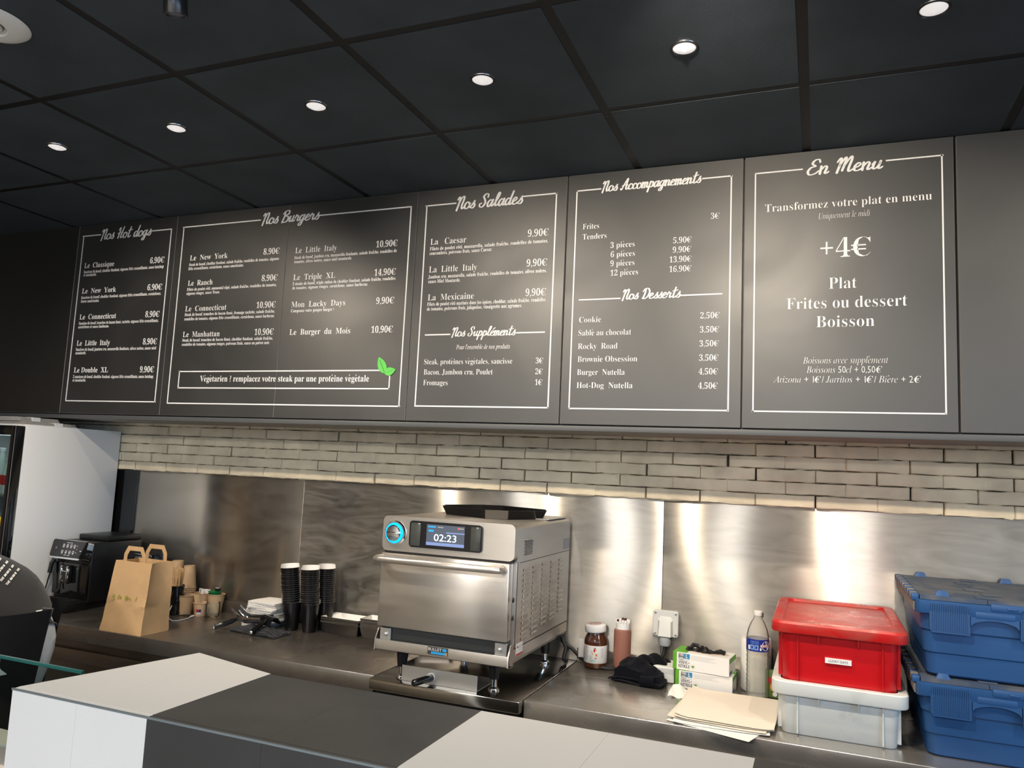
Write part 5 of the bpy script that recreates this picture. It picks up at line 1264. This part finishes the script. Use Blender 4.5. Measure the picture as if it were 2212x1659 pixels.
# water bottle
t = thing('water_bottle', 'clear plastic water bottle with a blue label beside the red box', 'bottle', (2.838, .70, ZC + .001))
prof = [(.001, .006), (.024, .004), (.034, 0), (.0385, .006)]
z = .012
while z < .150:
    prof += [(.0385, z), (.0368, z + .006), (.0385, z + .012)]; z += .0165
prof += [(.0390, .160), (.0390, .205), (.0385, .215), (.034, .236), (.025, .258), (.0165, .272), (.0135, .278), (.0135, .290)]
b = MB(M['pet']); b.lathe(prof, n=48, cap0=True, cap1=True); b.build('bottle_body', t)
b = MB(M['white'], M['ink']); b.lathe([(.0150, .284), (.0155, .286), (.0155, .298), (.0145, .2995), (.001, .300)], n=28); b.mi = 1; b.box((.017, -.004, .287), (.005, .006, .016), .001, 1); b.build('cap', t)
b = MB(M['bluelab'], M['white'], M['inkred'], M['ltblue'], M['ink']); b.lathe([(.0394, .163), (.0396, .164), (.0396, .204), (.0394, .205)], n=48, cap0=False, cap1=False)
def wrap(deg, r=.0399): return lambda x, z, z0=0: ((r) * math.cos(math.radians(deg) + x / r), r * math.sin(math.radians(deg) + x / r), z)
def wq(d0, d1, z0, z1, r=.04):
    for q in range(4):
        a0, a1 = math.radians(d0 + (d1 - d0) * q / 4), math.radians(d0 + (d1 - d0) * (q + 1) / 4)
        b.face([(r * math.cos(a0), r * math.sin(a0), z0), (r * math.cos(a1), r * math.sin(a1), z0), (r * math.cos(a1), r * math.sin(a1), z1), (r * math.cos(a0), r * math.sin(a0), z1)])
b.mi = 3; put_text(b, 'CECILE', 'n', lambda x, z: wrap(236)(x, .190 + z), .030, .0135)
wq(236, 255, .169, .186); wq(258, 278, .169, .186)
b.mi = 0; wq(241, 250, .173, .182, .0402); wq(263, 272, .173, .182, .0402)
b.mi = 1; wq(222, 233, .168, .183)
cz, ca, rad = .184, 318, .0165
pts = [(wrap(ca, .0400)(rad * math.cos(a), cz + rad * math.sin(a))) for a in [2 * math.pi * q / 28 for q in range(28)]]; b.face(pts)
wq(287, 335, .180, .188, .0401); wq(285, 293, .168, .177)
b.mi = 2; put_text(b, 'CRISTALINE', 'b', lambda x, z: wrap(288, .0403)(x, .1815 + z), .040, .008)
b.mi = 4; wq(306, 316, .172, .175, .0403); b.build('label_band', t, fix=False)
# snack packet
b = MB(mat('packet_green', (.10, .17, .03), .4), M['inkor'], M['yellow'], M['inkred'], M['white'])
b.ext(-.03, .03, -.012, .012, 0, .095, .004); b.mi = 1; b.lathe([(.017, -.0125), (.001, -.0128)], (0.004, 0, .038), 20, axis='Y', cap0=False, cap1=False)
b.mi = 3; b.ext(-.022, -.006, -.0128, -.0123, .05, .07); b.mi = 4; b.lathe([(.008, -.0131), (.001, -.0132)], (.004, 0, .014), 16, axis='Y', cap0=False, cap1=False)
tag(b.build('juice_packet', loc=(2.893, .725, ZC + .001)), 'small colourful fruit packet between the water bottle and the white box', 'packet')
# paper sheets
def sheet_obj(label, loc, rz, w, d, curl, m, seed, pts=None):
    b = MB(m)
    r_ = random.Random(seed); ph = r_.uniform(0, 6)
    b.sheet(lambda u, v: (-w / 2 + w * u, -d / 2 + d * v, .0006 + curl * (max(0, .16 - u) / .16) ** 2 * .7 + curl * .35 * (max(0, u - .8) / .2) ** 2 * (1 - v) + .0008 * math.sin(5 * u + ph) * math.sin(4 * v + ph)), 20, 16, .0009)
    o = b.build('paper_sheet', loc=loc); o.rotation_euler = (0, 0, rz); return tag(o, label, 'paper', 'loose baking paper sheets')
sheet_obj('bottom white paper sheet of the pile, its corner hanging past the worktop edge', (2.775, .395, ZC + .0015), -.30, .27, .36, .0, M['paper'], 1)
sheet_obj('white paper sheet just under the cream parchment pile', (2.752, .43, ZC + .0045), .05, .29, .36, .004, M['paper'], 2)
sheet_obj('lower cream parchment sheet in the pile', (2.755, .445, ZC + .0085), -.06, .30, .36, .006, M['parch'], 3)
sheet_obj('middle cream parchment sheet in the pile', (2.762, .452, ZC + .0125), .03, .30, .36, .009, M['parch'], 4)
sheet_obj('topmost cream parchment sheet of the pile, curling at its left edge', (2.770, .455, ZC + .0165), -.02, .30, .36, .012, M['parch'], 5)
b = MB(M['paper']); b.sheet(lambda u, v: (-.035 + .07 * u, -.055 + .11 * v, .003 + .018 * (1 - u) * v + .004 * math.sin(9 * u + 5 * v)), 12, 12, .001)
tag(b.build('crumpled_paper', loc=(2.585, .585, ZC + .001)), 'crumpled corner of white paper left of the parchment pile', 'paper')

# ------------------------------------------------------------------ storage boxes
def tote(name, label, loc, m, hb, hr, w, d, rimw, rimd, extra):
    t = thing(name, label, 'storage box', loc, 0)
    b = MB(M[m])
    b.loft([rr(0, 0, w - .018, d - .018, .022, 0), rr(0, 0, w - .012, d - .012, .026, .004), rr(0, 0, w, d, .028, hb), rr(0, 0, w - .006, d - .006, .026, hb), rr(0, 0, w - .018, d - .018, .022, .006)]); b.build('body', t)
    b = MB(M[m])
    b.loft([rr(0, 0, rimw - .004, rimd - .004, .034, hb - .004), rr(0, 0, rimw, rimd, .036, hb), rr(0, 0, rimw, rimd, .036, hr - .003), rr(0, 0, rimw - .006, rimd - .006, .034, hr), rr(0, 0, w - .004, d - .004, .028, hr), rr(0, 0, w - .004, d - .004, .028, hb - .004)], False, False)
    R_ = b.build('rim', t)
    b = MB(M[m])
    for x in (-.115, .122): b.ext(x - .0022, x + .0022, -d / 2 - .006, -d / 2 + .008, .006, hb - .005, .001, 1)
    for x in (-.055, .055):
        b.prism([(-d / 2 - .020, hb - .0045), (-d / 2 + .002, hb - .0045), (-d / 2 + .002, hb - .032), (-d / 2 - .004, hb - .030)], x - .0018, x + .0018, 'X')
    for x in (-1, 1):
        b.ext(x * (w / 2 - .001) - .006, x * (w / 2 - .001) + .006, -d / 2 + .03, -d / 2 + .034, .01, hb - .005); b.ext(x * (w / 2 - .001) - .006, x * (w / 2 - .001) + .006, d / 2 - .05, d / 2 - .046, .01, hb - .005)
    b.build('rib', t)
    return t
TX, TY = 3.097, .575
t = tote('storage_box', 'worn white plastic storage box under the red one', (TX, TY, ZC + .001), 'tote', .124, .160, .335, .50, .383, .545, None)
t = tote('storage_box', 'red plastic storage box with a lid, on the white box', (TX, TY, ZC + .157), 'red', .152, .158, .335, .50, .350, .515, None)
t['group'] = 'stacked storage boxes'
b = MB(M['redlid']); hl = .149
b.loft([rr(0, 0, .383, .545, .036, hl), rr(0, 0, .387, .549, .038, hl + .004), rr(0, 0, .385, .547, .037, hl + .027), rr(0, 0, .374, .536, .034, hl + .034), rr(0, 0, .322, .484, .022, hl + .034), rr(0, 0, .312, .474, .020, hl + .026)], False, True)
b.loft([rr(0, 0, .383, .545, .036, hl), rr(0, 0, .352, .517, .034, hl + .001)], False, False); b.build('lid', t)
b = MB(M['white'], M['ink']); yf = -.2545
b.ext(-.037, .037, yf - .0003, yf + .012, .069, .084); b.mi = 1; put_text(b, 'LUCKY DAYS', 'n', lambda x, z: (-.027 + x, yf - .0007, .0735 + z), .054, .0095, .004)
b.build('name_sticker', t, fix=False)['label'] = 'white sticker reading LUCKY DAYS'

def crate(label, loc, hgt):
    t = thing('lidded_crate', label, 'crate', loc, 0, 'blue attached-lid crates')
    w, d = .405, .558; hb = hgt - .028
    b = MB(M['blue'])
    b.loft([rr(0, 0, w - .075, d - .075, .03, 0), rr(0, 0, w - .065, d - .065, .03, .005), rr(0, 0, w - .058, d - .058, .03, hb * .30), rr(0, 0, w - .050, d - .050, .03, hb * .32), rr(0, 0, w - .044, d - .044, .03, hb * .60), rr(0, 0, w - .034, d - .034, .03, hb * .63), rr(0, 0, w - .030, d - .030, .03, hb),
            rr(0, 0, w - .036, d - .036, .028, hb), rr(0, 0, w - .085, d - .085, .026, .008)]); b.build('body', t)
    b = MB(M['blue'])
    b.loft([rr(0, 0, w - .004, d - .004, .018, hb - .030), rr(0, 0, w, d, .020, hb - .026), rr(0, 0, w, d, .020, hb + .006), rr(0, 0, w - .012, d - .012, .018, hb + .008), rr(0, 0, w - .032, d - .032, .03, hb + .008), rr(0, 0, w - .032, d - .032, .03, hb - .030)], False, False); b.build('rim', t)
    # front: ribbed grips either side of an arched hand hold
    for sx in (-1, 1):
        b = MB(M['blue'])
        x0, x1 = sx * .062, sx * .165
        xa, xb_ = min(x0, x1), max(x0, x1)
        b.prism([(xa, hb - .022), (xb_, hb - .022), (xb_, hb - .072), (xb_ - .006 if sx > 0 else xb_, hb - .082), (xa if sx > 0 else xa + .006, hb - .082), (xa, hb - .072)], -d / 2 - .001, -d / 2 + .028, 'Y')
        for k in range(21):
            x = xa + .006 + k * (xb_ - xa - .012) / 20
            b.ext(x - .0011, x + .0011, -d / 2 - .0030, -d / 2 - .0005, hb - .076, hb + .0)
        b.build('ribbed_grip', t)
    b = MB(M['blue'])
    n = 16
    arch = [(-.060, hb - .022), (.060, hb - .022), (.060, hb - .055)] + [(.060 - .12 * q / n, hb - .055 + .022 * math.sin(math.pi * q / n) ** .5 * .9) for q in range(1, n)] + [(-.060, hb - .055)]
    b.prism(arch, -d / 2 + .001, -d / 2 + .028, 'Y'); b.ext(-.050, .052, -d / 2 - .0005, -d / 2 + .01, hb - .032, hb - .010, .004); b.build('hand_hold', t)
    # interlocking lid flaps
    zt = hb + .009
    def zig(side):
        pts = []; n = 6
        for k in range(n):
            y0 = -d / 2 + .006 + (d - .012) * k / n; y1 = -d / 2 + .006 + (d - .012) * (k + 1) / n; x = .016 if k % 2 else -.016
            pts += [(x, y0), (x, y1)]
        return pts
    b = MB(M['bluedust']); z_ = zig(0)
    b.prism([(-w / 2 + .014, -d / 2 + .006)] + [(x - .0008, y) for x, y in z_] + [(-w / 2 + .014, d / 2 - .006)], zt, zt + .012); b.build('lid_flap', t)
    b = MB(M['bluedust']); b.prism([(w / 2 - .014, -d / 2 + .006)] + [(x + .0008, y) for x, y in z_] + [(w / 2 - .014, d / 2 - .006)], zt, zt + .012); b.build('lid_flap', t)
    b = MB(M['bluedust'])
    for k in range(6):
        y = -d / 2 + .006 + (d - .012) * (k + .5) / 6; x = .016 if k % 2 else -.016
        b.box((x, y, zt + .0135), (.05, .05, .004), .0015, 1)
    b.build('lid_catch', t)
    b = MB(M['blue']); b.ext(-.010, .090, -d / 2 - .003, -d / 2 + .012, zt - .016, zt + .004, .003); b.ext(.030, .055, -d / 2 - .0055, -d / 2 + .0, zt - .010, zt - .003, .002); b.build('latch', t)
    for x in (-.13, .13):
        for y in (-d / 2 + .020, d / 2 - .020):
            b = MB(M['blue']); b.loft([rr(x, y, .040, .016, .003, zt + .012, 2), rr(x, y, .024, .010, .002, zt + .027, 2)]); b.build('lug', t)
    for sx in (-1, 1):
        b = MB(M['dust'], M['blue'])
        for k in range(15):
            y = -d / 2 + .022 + k * (d - .044) / 14
            b.mi = 0 if k % 2 else 1
            b.lathe([(.0075, -.013), (.0085, -.011), (.0085, .011), (.0075, .013)], (0, 0, 0), 12) if False else b.box((sx * (w / 2 - .002), y, zt + .004), (.022, .024, .020), .004, 2)
            b.mi = 0; b.box((sx * (w / 2 + .001), y, zt - .022), (.004, .020, .026), .001, 1)
        b.build('hinge', t)
    return t
c1_ = crate('lower blue lidded crate at the right end, under the other crate', (3.507, .585, ZC + .001), .228)
crate('upper blue lidded crate at the right end, dusty lid on top', (3.507, .585, ZC + .2275), .236)

# ------------------------------------------------------------------ person bending behind the counter
t = thing('person', 'person in a black t-shirt, black apron and pale jeans bending over behind the counter', 'person', (.32, -.30, 0))
ox, oy = .45, -.30
bm = bmesh.new(); sk = []
def jv(p, r): v = bm.verts.new((p[0] - ox, p[1] - oy, p[2])); sk.append(r); return v
def chain(a, pts):
    prev = a
    for p, r in pts:
        v = jv(p, r); bm.edges.new((prev, v)); prev = v
    return prev
pel = jv((.43, -.30, .95), .12)
chest = chain(pel, [((.37, -.30, 1.04), .115), ((.25, -.30, 1.10), .12), ((.12, -.30, 1.13), .13)])
neck = chain(chest, [((.02, -.30, 1.15), .075), ((-.045, -.30, 1.16), .055)])
head = chain(neck, [((-.10, -.30, 1.155), .075), ((-.16, -.30, 1.14), .092), ((-.22, -.30, 1.12), .07)])
chain(head, [((-.235, -.30, 1.095), .03)])
for s in (-1, 1):
    hip = chain(pel, [((.42, -.30 + s * .09, .90), .092), ((.32, -.30 + s * .10, .68), .078), ((.27, -.30 + s * .10, .50), .055), ((.32, -.30 + s * .10, .32), .056), ((.37, -.30 + s * .10, .09), .038)])
    chain(hip, [((.34, -.30 + s * .10, .045), .038), ((.25, -.30 + s * .105, .03), .03), ((.20, -.30 + s * .105, .025), .018)])
    wr = chain(chest, [((.07, -.30 + s * .17, 1.11), .062), ((.02, -.30 + s * .21, .97), .048), ((-.02, -.30 + s * .22, .84), .040), ((-.10, -.30 + s * .20, .71), .030), ((-.13, -.30 + s * .19, .66), .026)])
    palm = chain(wr, [((-.155, -.30 + s * .185, .62), .030)])
    for fy, L in ((-.027, .068), (-.009, .078), (.010, .074), (.028, .058)):
        f0 = Vector((-.165, -.30 + s * .185 + fy, .585)); dr = Vector((-.35, fy * 2, -.9)).normalized()
        chain(palm, [(tuple(f0), .0095), (tuple(f0 + dr * L * .5), .0085), (tuple(f0 + (dr + Vector((.35, 0, 0))).normalized() * L), .0075)])
    chain(palm, [((-.14, -.30 + s * .145, .61), .011), ((-.155, -.30 + s * .125, .585), .0095), ((-.168, -.30 + s * .118, .562), .008)])
me = bpy.data.meshes.new('body'); bm.to_mesh(me); bm.free(); me.materials.append(M['skin'])
body = bpy.data.objects.new('body', me); COL.objects.link(body); body.parent = t
md = body.modifiers.new('Skin', 'SKIN'); md.use_smooth_shade = True
for i, v in enumerate(me.skin_vertices[0].data): v.radius = (sk[i] * .86, sk[i] * .86); v.use_root = (i == 0)
body.modifiers.new('Sub', 'SUBSURF').levels = 1; body.modifiers['Sub'].render_levels = 2
# garments: tubes of elliptical rings following the body
def garment(name, m, spine, th=.004, seed=1, wr=.004, n=40):
    r_ = random.Random(seed); rings = []
    S = [Vector((a[0] - ox, a[1] - oy, a[2])) for a, _, _ in spine]
    for i, (a, ra, rb_) in enumerate(spine):
        tg = (S[min(i + 1, len(S) - 1)] - S[max(i - 1, 0)]).normalized()
        side = Vector((0, 1, 0)); side = (side - tg * side.dot(tg)).normalized(); nrm = tg.cross(side)
        ring = []
        for k in range(n):
            an = 2 * math.pi * k / n
            w_ = 1 + wr / max(ra, rb_) * (math.sin(3 * an + i * 1.7 + seed) + .7 * math.sin(7 * an - i * 2.3))
            ring.append(tuple(S[i] + side * math.cos(an) * ra * w_ + nrm * math.sin(an) * rb_ * w_))
        rings.append(ring)
    b = MB(m); b.loft(rings, False, False, True, True)
    o = b.build(name, t); sd = o.modifiers.new('Solid', 'SOLIDIFY'); sd.thickness = th; sd.offset = 1
    ss = o.modifiers.new('Sub', 'SUBSURF'); ss.levels = 1; ss.render_levels = 1
    return o
Y = -.30
shirt = garment('tshirt', M['shirt'], [((-.015, Y, 1.165), .085, .075), ((.04, Y, 1.16), .165, .105), ((.12, Y, 1.15), .205, .125), ((.22, Y, 1.138), .205, .135), ((.31, Y, 1.115), .20, .14),
                         ((.375, Y, 1.075), .192, .138), ((.41, Y, 1.04), .182, .13), ((.43, Y, 1.01), .174, .122), ((.44, Y, .99), .176, .124), ((.448, Y, .975), .182, .13)], seed=3, wr=.008)
from mathutils.bvhtree import BVHTree
tree = BVHTree.FromPolygons([tuple(v.co + t.location) for v in shirt.data.vertices], [tuple(p.vertices) for p in shirt.data.polygons])
mb = MB(M['paper'])
# repeated print lines, draped on the cloth of the back
def drape(u, v):
    d = ray(u, v).normalized(); h = tree.ray_cast(CAM, d)[0]
    if h is None: h = CAM + d * 3.2
    return tuple(h - d * .012 - t.location)
for a, c in (((3, 1257), (32, 1221)), ((16, 1265), (43, 1230)), ((-10, 1248), (19, 1213)), ((-24, 1242), (3, 1208))):
    du, dv = c[0] - a[0], c[1] - a[1]; L = math.hypot(du, dv); eu, ev = du / L, dv / L
    pp = lambda x, z: drape(a[0] + eu * x + ev * z, a[1] + ev * x - eu * z)
    put_text(mb, 'THE', 'h', pp, 11.0, 7.5)
    for q in range(4):
        x0 = 13.5 + q * 8.2; w_ = 7.0 if q != 2 else 4
        n_ = 3
        for k in range(n_): mb.face([pp(x0 + w_ * k / n_ + .4, .2), pp(x0 + w_ * (k + .7) / n_ + .4, .2), pp(x0 + w_ * (k + .7) / n_ + .4, 5), pp(x0 + w_ * k / n_ + .4, 5)])
mb.build('print', shirt, fix=False)
for s in (-1, 1):
    garment('sleeve', M['shirt'], [((.09, Y + s * .13, 1.13), .085, .085), ((.055, Y + s * .18, 1.08), .082, .085), ((.03, Y + s * .205, 1.0), .074, .078), ((.012, Y + s * .213, .93), .074, .078)], seed=5 + s)
for s in (-1, 1):
    garment('trouser_leg', M['jeans'], [((.415, Y + s * .05, 1.055), .115, .112), ((.425, Y + s * .05, 1.01), .115, .118), ((.435, Y + s * .07, .955), .110, .128), ((.42, Y + s * .085, .90), .102, .122), ((.385, Y + s * .095, .82), .096, .108), ((.325, Y + s * .10, .68), .088, .092), ((.275, Y + s * .10, .51), .076, .076), ((.32, Y + s * .10, .32), .072, .072), ((.365, Y + s * .10, .10), .068, .068)], seed=8 + s, wr=.0055)
b = MB(M['jeans'], M['inkgrey']); 
b.loft([[(x - ox, y - oy, z) for x, y, z in ((.545, -.42, .97), (.552, -.35, .97), (.545, -.35, .88), (.538, -.42, .88))], [(x - ox, y - oy, z) for x, y, z in ((.551, -.42, .97), (.558, -.35, .97), (.551, -.35, .88), (.544, -.42, .88))]]); b.build('back_pocket', t)
for s in (-1, 1):
    b = MB(mat('shoe_dark', (.03, .03, .032), .6)) if s < 0 else MB(bpy.data.materials['shoe_dark'])
    b.T = Matrix.Translation((.30 - ox, Y + s * .102 - oy, 0))
    b.loft([[(x * .135 + (0 if True else 0), y, z) for x, y, _ in []] for z in ()]) if False else b.loft([rr(0, 0, .27, .098, .045, .001), rr(0, 0, .275, .102, .046, .02), rr(.0, 0, .26, .095, .045, .05), rr(.05, 0, .15, .085, .04, .085), rr(.06, 0, .10, .08, .038, .11)]); b.build('shoe', t)
# apron hanging round the front
b = MB(M['apron'])
def ap(u, v):
    a = math.radians(-196 + 288 * u)    # wraps the front (towards -x)
    z = 1.09 - .62 * v
    cxv = .44 - .17 * v; ra = .160 + .03 * v; rb_ = .238 + .02 * v
    f = .008 * math.sin(18 * u + 3 * v) * (.3 + v)
    return (cxv - (ra + f) * math.cos(a) - ox, Y + (rb_ + f) * math.sin(a) - oy, z)
b.sheet(ap, 44, 18, .003); b.build('apron', t)
L0 = t.location
b = MB(M['white']); b.tube([tuple(ony(84, 1347, -.235) - L0), tuple(ony(88, 1361, -.235) - L0)], .0035, 8); b.build('apron_tie', t)
fl = [(92, 1312), (116, 1314), (109, 1340), (93, 1361), (82, 1344)]
b = MB(M['shirt']); b.loft([[tuple(ony(u, v, -.20) - L0) for u, v in fl], [tuple(ony(u + (99 - u) * .1, v + (1334 - v) * .1, -.24) - L0) for u, v in fl]]); b.build('hem_flap', t)
# hair and face
b = MB(M['hair']); b.T = Matrix.Translation((-.165 - ox, Y - oy, 1.15)) @ Matrix.Rotation(math.radians(70), 4, 'Y')
b.lathe([(.001, .108), (.05, .098), (.082, .06), (.092, .02), (.088, -.03)], n=28, cap0=False, cap1=False); b.build('hair', t)
b = MB(M['skin'], M['white'], M['ink'])
b.tube([(-.222 - ox, Y - oy, 1.10), (-.226 - ox, Y - oy, 1.072)], [.011, .014], 10)
for s in (-1, 1):
    b.mi = 0; b.lathe([(.001, -.012), (.018, -.010), (.026, 0), (.018, .008), (.001, .010)], (-.15 - ox, Y + s * .088 - oy, 1.12), 16, axis='Y')
    b.mi = 1; b.lathe([(.001, -.010), (.008, -.006), (.010, 0), (.008, .006), (.001, .010)], (-.212 - ox, Y + s * .032 - oy, 1.078), 14, axis='Z')
b.mi = 2; b.box((-.20 - ox, Y - oy, 1.050), (.012, .045, .006), .002); b.build('face', t)
